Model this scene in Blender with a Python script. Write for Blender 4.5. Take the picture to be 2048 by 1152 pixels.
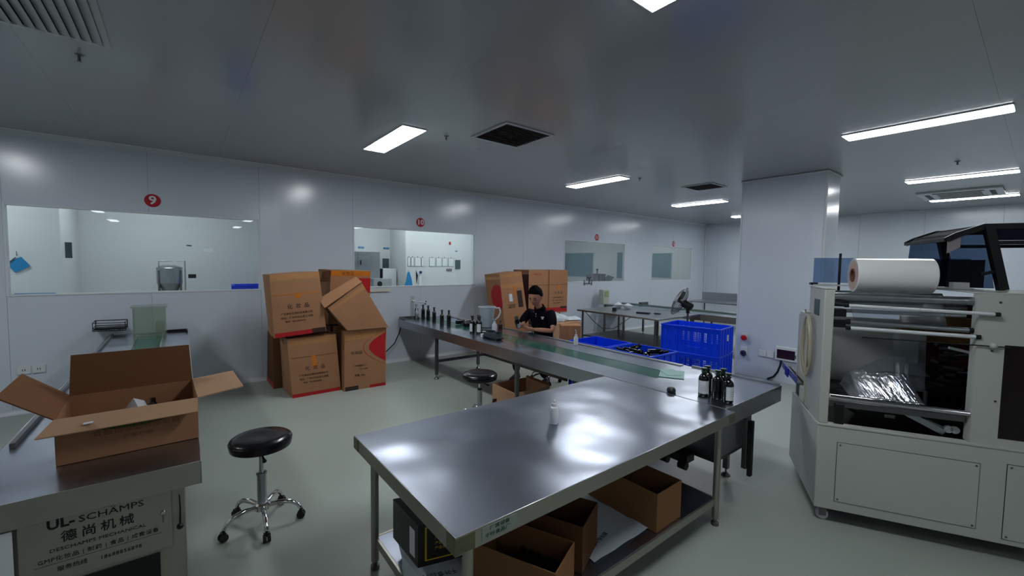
import bpy, bmesh, math, random
from mathutils import Vector, Matrix, Euler
random.seed(7)
for o in list(bpy.data.objects): bpy.data.objects.remove(o, do_unlink=True)
S = bpy.context.scene
COL = S.collection
PI = math.pi

# ------------------------------------------------------------ camera
cam_data = bpy.data.cameras.new('camera'); cam = bpy.data.objects.new('camera', cam_data); COL.objects.link(cam)
YAW, PITCH, ROLL = math.radians(38.2127), math.radians(3.2534), math.radians(0.7787)
Fw = Vector((math.sin(YAW)*math.cos(PITCH), math.cos(YAW)*math.cos(PITCH), -math.sin(PITCH)))
Rt = Vector((math.cos(YAW), -math.sin(YAW), 0)); Up = Rt.cross(Fw)
R2 = Rt*math.cos(ROLL)+Up*math.sin(ROLL); U2 = Up*math.cos(ROLL)-Rt*math.sin(ROLL)
cam.matrix_world = Matrix(((R2.x, U2.x, -Fw.x, 0), (R2.y, U2.y, -Fw.y, 0), (R2.z, U2.z, -Fw.z, 1.68), (0, 0, 0, 1)))
cam_data.sensor_width = 36; cam_data.lens = 841.2/2048*36
cam_data.clip_start = 0.05; cam_data.clip_end = 60
S.camera = cam

# ------------------------------------------------------------ world, exposure
w = bpy.data.worlds.new('world'); S.world = w; w.use_nodes = True
w.node_tree.nodes['Background'].inputs[0].default_value = (0.35, 0.4, 0.45, 1)
w.node_tree.nodes['Background'].inputs[1].default_value = 0.02
S.view_settings.view_transform = 'Standard'
S.view_settings.look = 'None'
S.view_settings.gamma = 1
S.view_settings.use_curve_mapping = False
S.view_settings.exposure = 2.02
LIGHT_MAIN = 9.0      # strength of the ceiling panels of the main hall
LIGHT_ROOM = 5.0      # strength of the ceiling panels of the rooms behind the windows
# ------------------------------------------------------------ materials
def lin(c):
    def f(x):
        x /= 255.0
        return x/12.92 if x <= 0.04045 else ((x+0.055)/1.055)**2.4
    return (f(c[0]), f(c[1]), f(c[2]), 1)
def mat(name, col, rough=0.5, metal=0.0, var=0.0, scale=6.0, bump=0.0, bscale=40.0, spec=0.5, rvar=0.0, stretch=None, coat=0.0, transmission=0.0, ior=1.45, alpha=1.0, bdetail=3.0, bdist=0.01):
    m = bpy.data.materials.new(name); m.use_nodes = True
    nt = m.node_tree; N = nt.nodes; L = nt.links
    b = N['Principled BSDF']; col = lin(col)
    b.inputs['Base Color'].default_value = col; b.inputs['Roughness'].default_value = rough
    b.inputs['Metallic'].default_value = metal; b.inputs['Specular IOR Level'].default_value = spec
    b.inputs['Coat Weight'].default_value = coat; b.inputs['Coat Roughness'].default_value = 0.1
    b.inputs['Transmission Weight'].default_value = transmission; b.inputs['IOR'].default_value = ior
    b.inputs['Alpha'].default_value = alpha
    tc = N.new('ShaderNodeTexCoord'); mp = N.new('ShaderNodeMapping'); L.new(tc.outputs['Object'], mp.inputs[0])
    if stretch: mp.inputs['Scale'].default_value = stretch
    if var or rvar:
        n = N.new('ShaderNodeTexNoise'); n.inputs['Scale'].default_value = scale; n.inputs['Detail'].default_value = 4
        L.new(mp.outputs[0], n.inputs[0])
    if var:
        mx = N.new('ShaderNodeMix'); mx.data_type = 'RGBA'
        mx.inputs[6].default_value = tuple(max(0, x*(1-var)) for x in col[:3])+(1,)
        mx.inputs[7].default_value = tuple(min(1, x*(1+var)) for x in col[:3])+(1,)
        L.new(n.outputs[0], mx.inputs[0]); L.new(mx.outputs[2], b.inputs['Base Color'])
    if rvar:
        mr = N.new('ShaderNodeMapRange'); mr.inputs[1].default_value = 0.3; mr.inputs[2].default_value = 0.7
        mr.inputs[3].default_value = max(0.02, rough-rvar); mr.inputs[4].default_value = rough+rvar
        L.new(n.outputs[0], mr.inputs[0]); L.new(mr.outputs[0], b.inputs['Roughness'])
    if bump:
        n2 = N.new('ShaderNodeTexNoise'); n2.inputs['Scale'].default_value = bscale; n2.inputs['Detail'].default_value = bdetail
        L.new(mp.outputs[0], n2.inputs[0])
        bp = N.new('ShaderNodeBump'); bp.inputs['Strength'].default_value = bump; bp.inputs['Distance'].default_value = bdist
        L.new(n2.outputs[0], bp.inputs['Height']); L.new(bp.outputs[0], b.inputs['Normal'])
    return m
def emit(name, col, s):
    m = bpy.data.materials.new(name); m.use_nodes = True; nt = m.node_tree
    b = nt.nodes['Principled BSDF']; b.inputs['Base Color'].default_value = (0.8, 0.8, 0.8, 1)
    b.inputs['Emission Color'].default_value = col; b.inputs['Emission Strength'].default_value = s
    return m
def pane_mat(name, tint, gloss=0.02, body=0.0, bodycol=(200, 215, 220)):
    """thin clear sheet: transparent, with mirror reflection by angle and an optional share of milky body"""
    m = bpy.data.materials.new(name); m.use_nodes = True; nt = m.node_tree; N = nt.nodes; L = nt.links
    N.remove(N['Principled BSDF']); out = N['Material Output']
    tr = N.new('ShaderNodeBsdfTransparent'); tr.inputs[0].default_value = tint
    gl = N.new('ShaderNodeBsdfGlossy'); gl.inputs['Roughness'].default_value = gloss
    fr = N.new('ShaderNodeFresnel'); ge = N.new('ShaderNodeNewGeometry'); mr = N.new('ShaderNodeMapRange')
    mr.inputs[3].default_value = 1.45; mr.inputs[4].default_value = 1/1.45     # same reflection on both faces of the sheet
    L.new(ge.outputs['Backfacing'], mr.inputs[0]); L.new(mr.outputs[0], fr.inputs[0])
    mx = N.new('ShaderNodeMixShader'); L.new(fr.outputs[0], mx.inputs[0])
    src = tr
    if body:
        df = N.new('ShaderNodeBsdfDiffuse'); df.inputs[0].default_value = lin(bodycol)
        m2 = N.new('ShaderNodeMixShader'); m2.inputs[0].default_value = body
        L.new(tr.outputs[0], m2.inputs[1]); L.new(df.outputs[0], m2.inputs[2]); src = m2
    L.new(src.outputs[0], mx.inputs[1]); L.new(gl.outputs[0], mx.inputs[2]); L.new(mx.outputs[0], out.inputs[0])
    return m
M = {}
M['wall'] = mat('wall_panel_paint', (200, 208, 219), 0.2, var=0.02, scale=2, spec=0.6)
M['joint'] = mat('panel_joint', (128, 132, 138), 0.6)
M['ceiling'] = mat('ceiling_panel_paint', (164, 165, 169), 0.17, var=0.03, scale=1.5, spec=0.6)
M['floor'] = mat('epoxy_floor', (159, 167, 159), 0.36, var=0.05, scale=1.3, spec=0.4)
M['roomwall'] = mat('room_wall_paint', (214, 218, 222), 0.4, var=0.02, scale=2)
M['cove'] = mat('cove_trim', (205, 210, 216), 0.3)
M['steel'] = mat('brushed_steel', (168, 172, 178), 0.32, 1.0, bump=0.05, bscale=3, bdetail=0.0)
M['tabletop'] = mat('polished_steel_top', (172, 178, 192), 0.27, 1.0, bump=1.0, bscale=2.6, bdetail=0.6, bdist=0.022)
M['steel_w'] = mat('matte_steel', (172, 170, 160), 0.46, 1.0, var=0.06, scale=12)
M['steel_d'] = mat('dull_steel', (120, 118, 120), 0.35, 1.0, var=0.12, scale=8)
M['chrome'] = mat('chrome', (205, 205, 208), 0.08, 1.0)
M['belt'] = mat('green_belt', (44, 92, 80), 0.16, var=0.1, scale=10)
M['black'] = mat('black_plastic', (14, 14, 17), 0.4)
M['blackg'] = mat('black_vinyl', (12, 12, 18), 0.22, bump=0.15, bscale=25)
M['darkglass'] = mat('dark_bottle_glass', (7, 11, 10), 0.08, spec=0.7)
M['amber'] = mat('amber_bottle_glass', (40, 14, 8), 0.08, spec=0.7)
M['greencap'] = mat('dark_green_cap', (12, 42, 32), 0.3)
M['label'] = mat('white_label', (205, 208, 212), 0.5, var=0.05, scale=30)
M['white'] = mat('white_plastic', (210, 214, 218), 0.35)
M['hdpe'] = mat('milky_plastic', (205, 212, 220), 0.4, transmission=0.25)
M['card'] = mat('cardboard', (160, 117, 86), 0.75, var=0.13, scale=3.5, bump=0.3, bscale=7, spec=0.2)
M['card_shade'] = mat('cardboard_shaded', (138, 98, 66), 0.75, var=0.1, scale=4, spec=0.2)  # cardboard darkened to paint in the shade under the table
M['card_in_shade'] = mat('cardboard_inside_shaded', (124, 86, 60), 0.8, var=0.08, scale=5, bump=0.06, bscale=20, spec=0.15)  # inner cardboard, colour lowered to imitate shade on the raised flaps
M['card_p'] = mat('cardboard_pale', (184, 146, 116), 0.75, var=0.08, scale=4, spec=0.2)
M['card_d'] = mat('cardboard_dark', (104, 72, 50), 0.8, var=0.12, scale=5, spec=0.15)  # dark cardboard; on the middle under-table carton it also paints in shade
M['tape'] = mat('clear_tape', (178, 128, 84), 0.16, var=0.1, scale=12, bump=0.3, bscale=30, spec=0.6)
M['otape'] = mat('orange_tape', (196, 112, 30), 0.3, var=0.1, scale=12)
M['redprint'] = mat('red_print', (176, 20, 30), 0.5, var=0.06, scale=14)
M['ink'] = mat('dark_ink', (48, 30, 26), 0.6)
M['inkb'] = mat('black_ink', (16, 15, 22), 0.5)
M['inkfade'] = mat('faded_ink', (86, 84, 84), 0.5)
M['inkg'] = mat('green_print', (48, 74, 22), 0.6, var=0.2, scale=20)
M['crate'] = mat('blue_crate_plastic', (4, 66, 235), 0.35, spec=0.4)
M['crate_d'] = mat('deep_blue_plastic', (8, 22, 130), 0.4)
M['machine'] = mat('machine_paint', (184, 187, 181), 0.42, var=0.03, scale=3, bump=0.04, bscale=60)
M['machine_d'] = mat('machine_paint_side', (178, 181, 179), 0.42)
M['seam'] = mat('dark_seam', (52, 52, 54), 0.6)
M['film'] = mat('film_roll_plastic', (232, 234, 232), 0.18, spec=0.6, var=0.02, scale=4, stretch=(1, 0.1, 1))
M['filmedge'] = mat('film_roll_edge', (196, 170, 160), 0.4)
M['core'] = mat('paper_core', (110, 76, 62), 0.7)
M['foil'] = mat('crumpled_film', (232, 236, 244), 0.14, 0.9, bump=1.0, bscale=3.2, stretch=(1.6, 16, 1))
M['smoke'] = pane_mat('smoky_acrylic', (0.3, 0.37, 0.47, 1), 0.05)
M['bluepane'] = pane_mat('blue_acrylic', (0.5, 0.6, 0.74, 1), 0.05)
M['clearfilm'] = pane_mat('clear_film', (0.8, 0.84, 0.88, 1), 0.12, 0.14, (170, 176, 182))
M['glass'] = pane_mat('window_glass', (0.95, 0.97, 0.97, 1), 0.0)
M['acrylic'] = pane_mat('clear_acrylic', (0.86, 0.9, 0.86, 1), 0.03, 0.1, (190, 196, 180))
M['jug'] = pane_mat('clear_jug_plastic', (0.85, 0.9, 0.93, 1), 0.08, 0.35, (200, 208, 214))
M['navy'] = mat('navy_shade', (18, 22, 38), 0.6, spec=0.2)
M['skin'] = mat('skin', (178, 128, 104), 0.55, spec=0.3)
M['shirt'] = mat('black_polo', (12, 12, 22), 0.85, spec=0.1)
M['trouser'] = mat('dark_trousers', (44, 34, 34), 0.9, spec=0.1)
M['hair'] = mat('black_hair', (10, 8, 9), 0.9, spec=0.1)
M['red'] = mat('red_plastic', (190, 22, 34), 0.35)
M['redsign'] = mat('sign_red', (170, 16, 34), 0.5)
M['blue'] = mat('blue_cloth', (30, 130, 190), 0.7, var=0.08, scale=20)
M['paper'] = mat('paper', (226, 232, 236), 0.6)
M['slate'] = mat('slate_grey', (62, 80, 84), 0.5)
M['bwin'] = mat('blue_grey_window', (122, 150, 164), 0.25, var=0.05, scale=4)
M['ventdark'] = mat('duct_dark', (22, 20, 22), 0.8)
M['ventblade'] = mat('vent_blade', (120, 112, 110), 0.5)
M['ventwhite'] = mat('vent_white', (188, 190, 192), 0.4)
M['hose'] = mat('beige_hose', (190, 184, 160), 0.3, transmission=0.3)
M['cloth'] = mat('dark_cloth', (26, 38, 46), 0.8)
M['glassg'] = mat('green_glass_sheet', (184, 218, 212), 0.08, spec=0.6)
M['maroon'] = mat('maroon_parts', (70, 22, 26), 0.45, var=0.3, scale=20)
M['bronze'] = mat('bronze_panel', (120, 92, 50), 0.4, 0.3, var=0.2, scale=8)
M['rubber'] = mat('rubber', (24, 24, 26), 0.7)
M['foam'] = mat('white_bag', (196, 206, 214), 0.35, bump=0.3, bscale=6)
M['yellow'] = mat('yellow_print', (196, 160, 20), 0.5)
M['blackbox'] = mat('black_carton', (16, 13, 14), 0.3)
M['light'] = emit('light_panel', (0.93, 0.97, 1.0, 1), LIGHT_MAIN)
M['light_dim'] = emit('rear_light_panel', (0.93, 0.97, 1.0, 1), LIGHT_MAIN*0.35)
M['roomlight'] = emit('room_light_panel', (0.93, 1.0, 0.99, 1), LIGHT_ROOM)

# ------------------------------------------------------------ mesh builder
class MB:
    def __init__(s, org=None):
        s.v = []; s.f = []; s.mi = []; s.m = 0
        if org is None: s.o = Vector((0, 0, 0))
        elif hasattr(org, 'location'): s.o = Vector(org.location)
        else: s.o = Vector(org)
    def add(s, vs, fs):
        b = len(s.v); s.v += [Vector(p)-s.o for p in vs]
        for f in fs: s.f.append([b+i for i in f]); s.mi.append(s.m)
        return s
    def bx(s, x0, x1, y0, y1, z0, z1):
        return s.hexa([(x0, y0, z0), (x1, y0, z0), (x1, y1, z0), (x0, y1, z0), (x0, y0, z1), (x1, y0, z1), (x1, y1, z1), (x0, y1, z1)])
    def hexa(s, p):
        return s.add(p, [(0, 3, 2, 1), (4, 5, 6, 7), (0, 1, 5, 4), (1, 2, 6, 5), (2, 3, 7, 6), (3, 0, 4, 7)])
    def obx(s, c, size, rot):
        h = [x/2 for x in size]; R = rot.to_matrix() if hasattr(rot, 'to_matrix') else rot
        P = [Vector(c)+R @ Vector((a*h[0], b*h[1], d*h[2])) for d in (-1, 1) for a, b in ((-1, -1), (1, -1), (1, 1), (-1, 1))]
        return s.hexa(P)
    def plate(s, pts, t):
        """flat polygon pts extruded by t against its normal"""
        P = [Vector(p) for p in pts]; n = Vector((0, 0, 0))
        for i in range(len(P)): n += P[i].cross(P[(i+1) % len(P)])
        n.normalize(); k = len(P)
        Q = [p-n*t for p in P]
        return s.add(P+Q, [tuple(range(k)), tuple(range(2*k-1, k-1, -1))]+[(i, i+k, (i+1) % k+k, (i+1) % k) for i in range(k)])
    def bar(s, p0, p1, wd, ht, up=(0, 0, 1)):
        p0 = Vector(p0); p1 = Vector(p1); d = (p1-p0); L = d.length; d.normalize()
        u = Vector(up); r = d.cross(u)
        if r.length < 1e-4: r = d.cross(Vector((1, 0, 0)))
        r.normalize(); u = r.cross(d)
        P = []
        for q in (p0, p1):
            for a, b in ((-1, -1), (1, -1), (1, 1), (-1, 1)): P.append(q+r*a*wd/2+u*b*ht/2)
        return s.add(P, [(0, 1, 2, 3), (7, 6, 5, 4), (0, 4, 5, 1), (1, 5, 6, 2), (2, 6, 7, 3), (3, 7, 4, 0)])
    def tube(s, pts, r, n=10, caps=True):
        P = [Vector(p) for p in pts]; k = len(P); rs = r if isinstance(r, (list, tuple)) else [r]*k
        vs = []; prev = None
        for i, p in enumerate(P):
            d = (P[min(i+1, k-1)]-P[max(i-1, 0)]).normalized()
            if prev is None:
                a = d.cross(Vector((0, 0, 1)))
                if a.length < 1e-3: a = d.cross(Vector((1, 0, 0)))
            else: a = prev-d*prev.dot(d)
            a.normalize(); prev = a; b = d.cross(a)
            for j in range(n):
                t = 2*PI*j/n; vs.append(p+(a*math.cos(t)+b*math.sin(t))*rs[i])
        fs = [(i*n+j, i*n+(j+1) % n, (i+1)*n+(j+1) % n, (i+1)*n+j) for i in range(k-1) for j in range(n)]
        if caps: fs += [tuple(range(n-1, -1, -1)), tuple((k-1)*n+j for j in range(n))]
        return s.add(vs, fs)
    def lathe(s, prof, c=(0, 0, 0), n=24, R=None, cap0=True, cap1=True):
        c = Vector(c); vs = []
        for r, z in prof:
            for j in range(n):
                t = 2*PI*j/n; p = Vector((r*math.cos(t), r*math.sin(t), z))
                vs.append(c+(R @ p if R else p))
        k = len(prof)
        fs = [(i*n+j, i*n+(j+1) % n, (i+1)*n+(j+1) % n, (i+1)*n+j) for i in range(k-1) for j in range(n)]
        if cap0: fs.append(tuple(range(n-1, -1, -1)))
        if cap1: fs.append(tuple((k-1)*n+j for j in range(n)))
        return s.add(vs, fs)
    def cyl(s, c, r, z0, z1, n=20): return s.lathe([(r, z0), (r, z1)], c, n)
    def sph(s, c, r, n=14, k=9, sc=(1, 1, 1)):
        c = Vector(c); vs = []; fs = []
        for i in range(k+1):
            a = PI*i/k
            for j in range(n):
                t = 2*PI*j/n; vs.append(c+Vector((r*sc[0]*math.sin(a)*math.cos(t), r*sc[1]*math.sin(a)*math.sin(t), -r*sc[2]*math.cos(a))))
        fs = [(i*n+j, i*n+(j+1) % n, (i+1)*n+(j+1) % n, (i+1)*n+j) for i in range(k) for j in range(n)]
        return s.add(vs, fs)
    def build(s, name, mats, parent=None, bevel=0, smooth=True):
        me = bpy.data.meshes.new(name); me.from_pydata([tuple(v) for v in s.v], [], s.f)
        if not isinstance(mats, (list, tuple)): mats = [mats]
        for m in mats: me.materials.append(M[m] if isinstance(m, str) else m)
        for p, i in zip(me.polygons, s.mi): p.material_index = i
        if smooth:
            me.polygons.foreach_set('use_smooth', [True]*len(me.polygons)); me.update()
            me.set_sharp_from_angle(angle=math.radians(35))
        me.validate(); me.update()
        o = bpy.data.objects.new(name, me); COL.objects.link(o)
        if parent is not None: o.parent = parent
        else: o.location = s.o
        if bevel:
            b = o.modifiers.new('bevel', 'BEVEL'); b.width = bevel; b.segments = 2; b.limit_method = 'ANGLE'
        return o
def tag(o, label, cat=None, group=None):
    o['label'] = label
    if cat: o['category'] = cat
    if group: o['group'] = group
    return o
def thing(name, label, cat, loc=(0, 0, 0), rotz=0, group=None):
    o = bpy.data.objects.new(name, None); COL.objects.link(o); o.empty_display_size = 0.1
    o.location = loc; o.rotation_euler = (0, 0, rotz)
    return tag(o, label, cat, group)
def structure(o): o['kind'] = 'structure'; return o
def dup(root, loc, rotz=None, label=None, group=None):
    r = root.copy(); COL.objects.link(r); r.location = loc
    if rotz is not None: r.rotation_euler = (0, 0, rotz)
    if label: r['label'] = label
    if group: r['group'] = group
    for ch in list(root.children):
        c = ch.copy(); COL.objects.link(c); c.parent = r
        for g in list(ch.children):
            d = g.copy(); COL.objects.link(d); d.parent = c
    return r
def text_mesh(body, size, ex=0.0004, align='CENTER', res=2, space=1.0, bold=0.0):
    cu = bpy.data.curves.new('text', 'FONT'); cu.body = body; cu.size = size; cu.extrude = ex; cu.align_x = align
    cu.align_y = 'CENTER'; cu.resolution_u = res; cu.space_character = space; cu.offset = bold
    o = bpy.data.objects.new('text', cu); COL.objects.link(o)
    dg = bpy.context.evaluated_depsgraph_get(); dg.update()
    me = bpy.data.meshes.new_from_object(o.evaluated_get(dg), depsgraph=dg)
    vs = [v.co.copy() for v in me.vertices]; fs = [tuple(p.vertices) for p in me.polygons]
    bpy.data.objects.remove(o, do_unlink=True); bpy.data.curves.remove(cu); bpy.data.meshes.remove(me)
    return vs, fs
def text_on(mb, body, size, c, ax, up, sx=1.0, **k):
    """letters centred on c, running along ax, upright along up"""
    vs, fs = text_mesh(body, size, **k); ax = Vector(ax).normalized(); up = Vector(up).normalized(); n = ax.cross(up); c = Vector(c)
    mb.add([c+ax*v.x*sx+up*v.y+n*(v.z+0.0006) for v in vs], fs)
# ------------------------------------------------------------ setting
WY = 6.755; CZ = 3.01; XF = 13.1; XN = -4.2; YB = -8.6; RB = 9.6
mb = MB(); mb.bx(XN, XF, YB, WY, -0.1, 0); structure(mb.build('floor', 'floor')); 
for i, (x0, x1) in enumerate(((XN, 1.5), (1.5, 5.6), (5.6, 9.6), (9.6, XF))):
    structure(MB().bx(x0, x1, WY+0.06, RB, -0.1, 0).build('floor', 'floor'))
# ceiling: backing plus separate sandwich panels with joints between them
ceil = structure(MB().bx(XN, XF, YB, WY, CZ+0.012, CZ+0.08).build('ceiling', 'joint'))
ys = [YB, -7.1, -3.4, 0.3, 4.0, WY]; xs = [XN]
while xs[-1] < XF-1.2: xs.append(xs[-1]+1.153)
xs.append(XF)
for a, b in zip(ys, ys[1:]):
    for c, d in zip(xs, xs[1:]):
        MB().bx(c+0.0005, d-0.0005, a+0.0005, b-0.0005, CZ, CZ+0.011).build('ceiling_panel', 'ceiling', ceil, smooth=False)
structure(MB().bx(XN, XF, WY+0.06, RB, CZ, CZ+0.08).build('ceiling', 'roomwall'))
# long wall with windows
WIN = [(-1.45, 0.87), (2.13, 4.42), (6.80, 9.02), (10.20, 12.33)]
SILL, HEAD = 1.265, 2.25
seams = [XN, -2.62, -1.45, -0.29, 0.87, 2.13, 3.28, 4.42, 5.60, 6.80, 7.90, 9.02, 10.20, 11.27, 12.33, XF]
core = MB()
for x0, x1 in zip([XN]+[w_[1] for w_ in WIN], [w_[0] for w_ in WIN]+[XF]): core.bx(x0, x1, WY+0.012, WY+0.05, 0, CZ)
for x0, x1 in WIN: core.bx(x0, x1, WY+0.012, WY+0.05, 0, SILL).bx(x0, x1, WY+0.012, WY+0.05, HEAD, CZ)
wl = structure(core.build('wall_left', ['joint'], smooth=False))
back = MB()
for x0, x1 in zip([XN]+[w_[1] for w_ in WIN], [w_[0] for w_ in WIN]+[XF]): back.bx(x0, x1, WY+0.0505, WY+0.06, 0, CZ)
for x0, x1 in WIN: back.bx(x0, x1, WY+0.0505, WY+0.06, 0, SILL).bx(x0, x1, WY+0.0505, WY+0.06, HEAD, CZ)
back.build('wall_lining', 'roomwall', wl, smooth=False)
def in_win(a, b): return any(a >= w0-0.01 and b <= w1+0.01 for w0, w1 in WIN)
for a, b in zip(seams, seams[1:]):
    p = MB(); g = 0.0012
    if in_win(a, b): p.bx(a+g, b-g, WY, WY+0.0115, 0.0, SILL).bx(a+g, b-g, WY, WY+0.0115, HEAD, CZ)
    else: p.bx(a+g, b-g, WY, WY+0.0115, 0.0, CZ)
    p.build('wall_panel', 'wall', wl, smooth=False)
# far wall, near walls
wf = structure(MB().bx(XF+0.012, XF+0.08, YB, RB, 0, CZ).build('wall_far', 'joint'))
y = YB
while y < WY-0.1:
    y2 = min(y+1.15, WY); MB().bx(XF, XF+0.0115, y+0.002, y2-0.002, 0, CZ).build('wall_panel', 'wall', wf, smooth=False); y = y2
structure(MB().bx(XN-0.08, XN, YB, RB, 0, CZ).build('wall_near', 'wall'))
structure(MB().bx(XN, XF, YB-0.08, YB, 0, CZ).build('wall_right', 'wall'))
# coved skirting and cornice
def cove(name, x0, x1, y, z, sgn):
    pr = []
    for i in range(6):
        t = PI/2*i/5; pr.append((0.05*(1-math.sin(t)), 0.05*(1-math.cos(t))))
    vs = []
    for x in (x0, x1):
        vs += [(x, y-a, z+sgn*b) for a, b in pr]+[(x, y, z)]
    k = len(pr)+1
    fs = [(i, i+1, i+k+1, i+k) for i in range(k-1)]+[(k-1, 0, k, 2*k-1), tuple(range(k-1, -1, -1)), tuple(range(k, 2*k))]
    return structure(MB().add(vs, fs).build(name, 'cove'))
cove('baseboard_left', XN, XF, WY, 0.0, 1); cove('trim_1', XN, XF, WY, CZ, -1)
structure(MB().bx(XF-0.03, XF, YB, WY, 0, 0.04).build('baseboard_far', 'cove'))
structure(MB().bx(XF-0.04, XF, WY-0.04, WY, 0, CZ).build('trim_2', 'cove', bevel=0.015))
# windows
for i, (x0, x1) in enumerate(WIN):
    f = MB(); t = 0.022
    f.bx(x0, x0+t, WY-0.006, WY+0.062, SILL, HEAD).bx(x1-t, x1, WY-0.006, WY+0.062, SILL, HEAD)
    f.bx(x0+t, x1-t, WY-0.006, WY+0.062, SILL, SILL+t).bx(x0+t, x1-t, WY-0.006, WY+0.062, HEAD-t, HEAD)
    fr = structure(f.build('window_%d' % (i+1), 'cove', bevel=0.003))
    MB().bx(x0+t, x1-t, WY+0.008, WY+0.014, SILL+t, HEAD-t).build('window_pane', 'glass', fr, smooth=False)
# rooms behind the windows
structure(MB().bx(XN, XF, RB, RB+0.08, 0, CZ).build('wall_back', 'roomwall'))
for x in (1.5, 5.6, 9.6, 13.06): structure(MB().bx(x-0.03, x+0.03, WY+0.061, RB, 0, CZ).build('wall_partition', 'roomwall'))
structure(MB().bx(XN, -1.27, 8.3, RB, 0, CZ).build('wall_partition', 'roomwall', bevel=0.01))
structure(MB().bx(3.88, 5.57, 8.7, RB, 0, CZ).build('wall_partition', 'roomwall', bevel=0.01))
rl = None
for x, y in ((-2.4, 7.5), (-0.3, 8.3), (3.2, 8.3), (4.7, 7.7), (7.6, 8.1), (11.4, 8.1)):
    if rl is None:
        rl = thing('ceiling_light', 'flat white ceiling light inside a side room behind the windows', 'light', (x, y, CZ), 0, 'side room ceiling lights')
        MB().bx(-0.56, 0.56, -0.13, 0.13, -0.012, -0.008).build('diffuser', 'roomlight', rl)
        MB().bx(-0.58, 0.58, -0.15, 0.15, -0.008, 0).build('frame', 'cove', rl)
    else: dup(rl, (x, y, CZ))
# column
cl = structure(MB().bx(6.90, 7.44, 1.915, 2.97, 0, CZ).build('column', 'joint'))
tag(cl, 'square panel-clad column standing behind the wrapping machine')
for a, b, c, d in ((6.88, 6.899, 1.90, 2.985), (7.441, 7.46, 1.90, 2.985)): MB().bx(a, b, c, d, 0, CZ).build('wall_panel', 'wall', cl, bevel=0.004)
for a, b, c, d in ((6.90, 7.44, 1.895, 1.914), (6.90, 7.44, 2.971, 2.99)): MB().bx(a, b, c, d, 0, CZ).build('wall_panel', 'wall', cl, bevel=0.004)
for x, y in ((6.885, 1.90), (6.885, 2.985)): MB().tube([(x, y, 0), (x, y, CZ)], 0.016, 10).build('corner_trim', 'cove', cl)
MB().bx(6.86, 7.48, 1.875, 3.01, CZ-0.03, CZ-0.001).build('top_trim', 'cove', cl, bevel=0.012)

# ceiling light panels of the hall (flush, 1.12 x 0.26 m)
spots = [(1.84, 4.47), (5.27, 4.55), (8.62, 4.62), (11.6, 4.7), (5.35, 0.79), (8.75, 0.85), (11.45, 0.92), (1.84, 0.79), (-1.75, 4.47),
         (1.8, -2.9), (5.4, -2.9), (-1.8, -2.9), (1.8, -6.6), (-1.8, -6.6)]
lab = {0: 'white light panel over the tall bottles and cardboard stack, nearest of its row', 1: 'white light panel between the two dark ceiling vents', 2: 'white light panel behind the far dark vent', 3: 'short-looking white light panel half hidden by the column',
       4: 'longest white light strip, right of the column', 5: 'middle white light strip of the three over the machine', 6: 'lowest white light strip, beside the ceiling air unit', 7: 'white light panel cut by the top edge of the photo'}
l0 = thing('ceiling_light', lab[0], 'light', (spots[0][0], spots[0][1], CZ), 0)
MB().bx(-0.12, 0.12, -0.55, 0.55, -0.0125, -0.006).build('diffuser', 'light', l0, smooth=False)
MB().bx(-0.128, 0.128, -0.558, -0.5501, -0.010, 0).bx(-0.128, 0.128, 0.5501, 0.558, -0.010, 0).bx(-0.128, -0.1201, -0.55, 0.55, -0.010, 0).bx(0.1201, 0.128, -0.55, 0.55, -0.010, 0).build('frame', 'cove', l0)
for i, (x, y) in enumerate(spots[1:], 1):
    q = dup(l0, (x, y, CZ), None, lab.get(i, 'white ceiling light panel outside the frame, seen mirrored in wall and glass'))
    if i > 7: q['group'] = 'ceiling lights outside the frame'
    if y < 0:
        for c_ in q.children:
            if c_.name.startswith('diffuser'): c_.data = c_.data.copy(); c_.data.materials[0] = M['light_dim']
# vents
def vent(label, cx, cy, hx, hy, blades, dark, along='x'):
    t = thing('ceiling_vent', label, 'vent', (cx, cy, CZ))
    m = MB(); e = 0.035
    m.bx(-hx, hx, -hy, -hy+e, -0.012, 0).bx(-hx, hx, hy-e, hy, -0.012, 0).bx(-hx, -hx+e, -hy+e, hy-e, -0.012, 0).bx(hx-e, hx, -hy+e, hy-e, -0.012, 0)
    m.build('frame', 'ventwhite', t, bevel=0.002)
    MB().bx(-hx+e, hx-e, -hy+e, hy-e, -0.002, -0.0005).build('duct_opening', 'ventdark', t)
    for i in range(blades):
        y = -hy+e+(2*hy-2*e)*(i+0.5)/blades
        MB().obx((0, y, -0.012), (2*hx-2*e-0.004, 0.5*(2*hy-2*e)/blades if dark else 1.15*(2*hy-2*e)/blades, 0.0015), Euler((math.radians(38 if dark else 24), 0, 0))).build('blade', 'ventblade' if dark else 'ventwhite', t, smooth=False)
    return t
v = vent('dark slatted ceiling vent right of the nearest light panel', 2.73, 3.5, 0.31, 0.31, 13, True); 
vent('small dark ceiling vent left of the column', 6.87, 3.6, 0.26, 0.26, 12, True)
v = vent('large pale louvred vent cut by the top left corner of the photo', -0.84, 3.62, 0.45, 0.45, 18, False); v.rotation_euler = (0, 0, PI/2); v.location = (-0.76, 3.27, CZ); 
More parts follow.
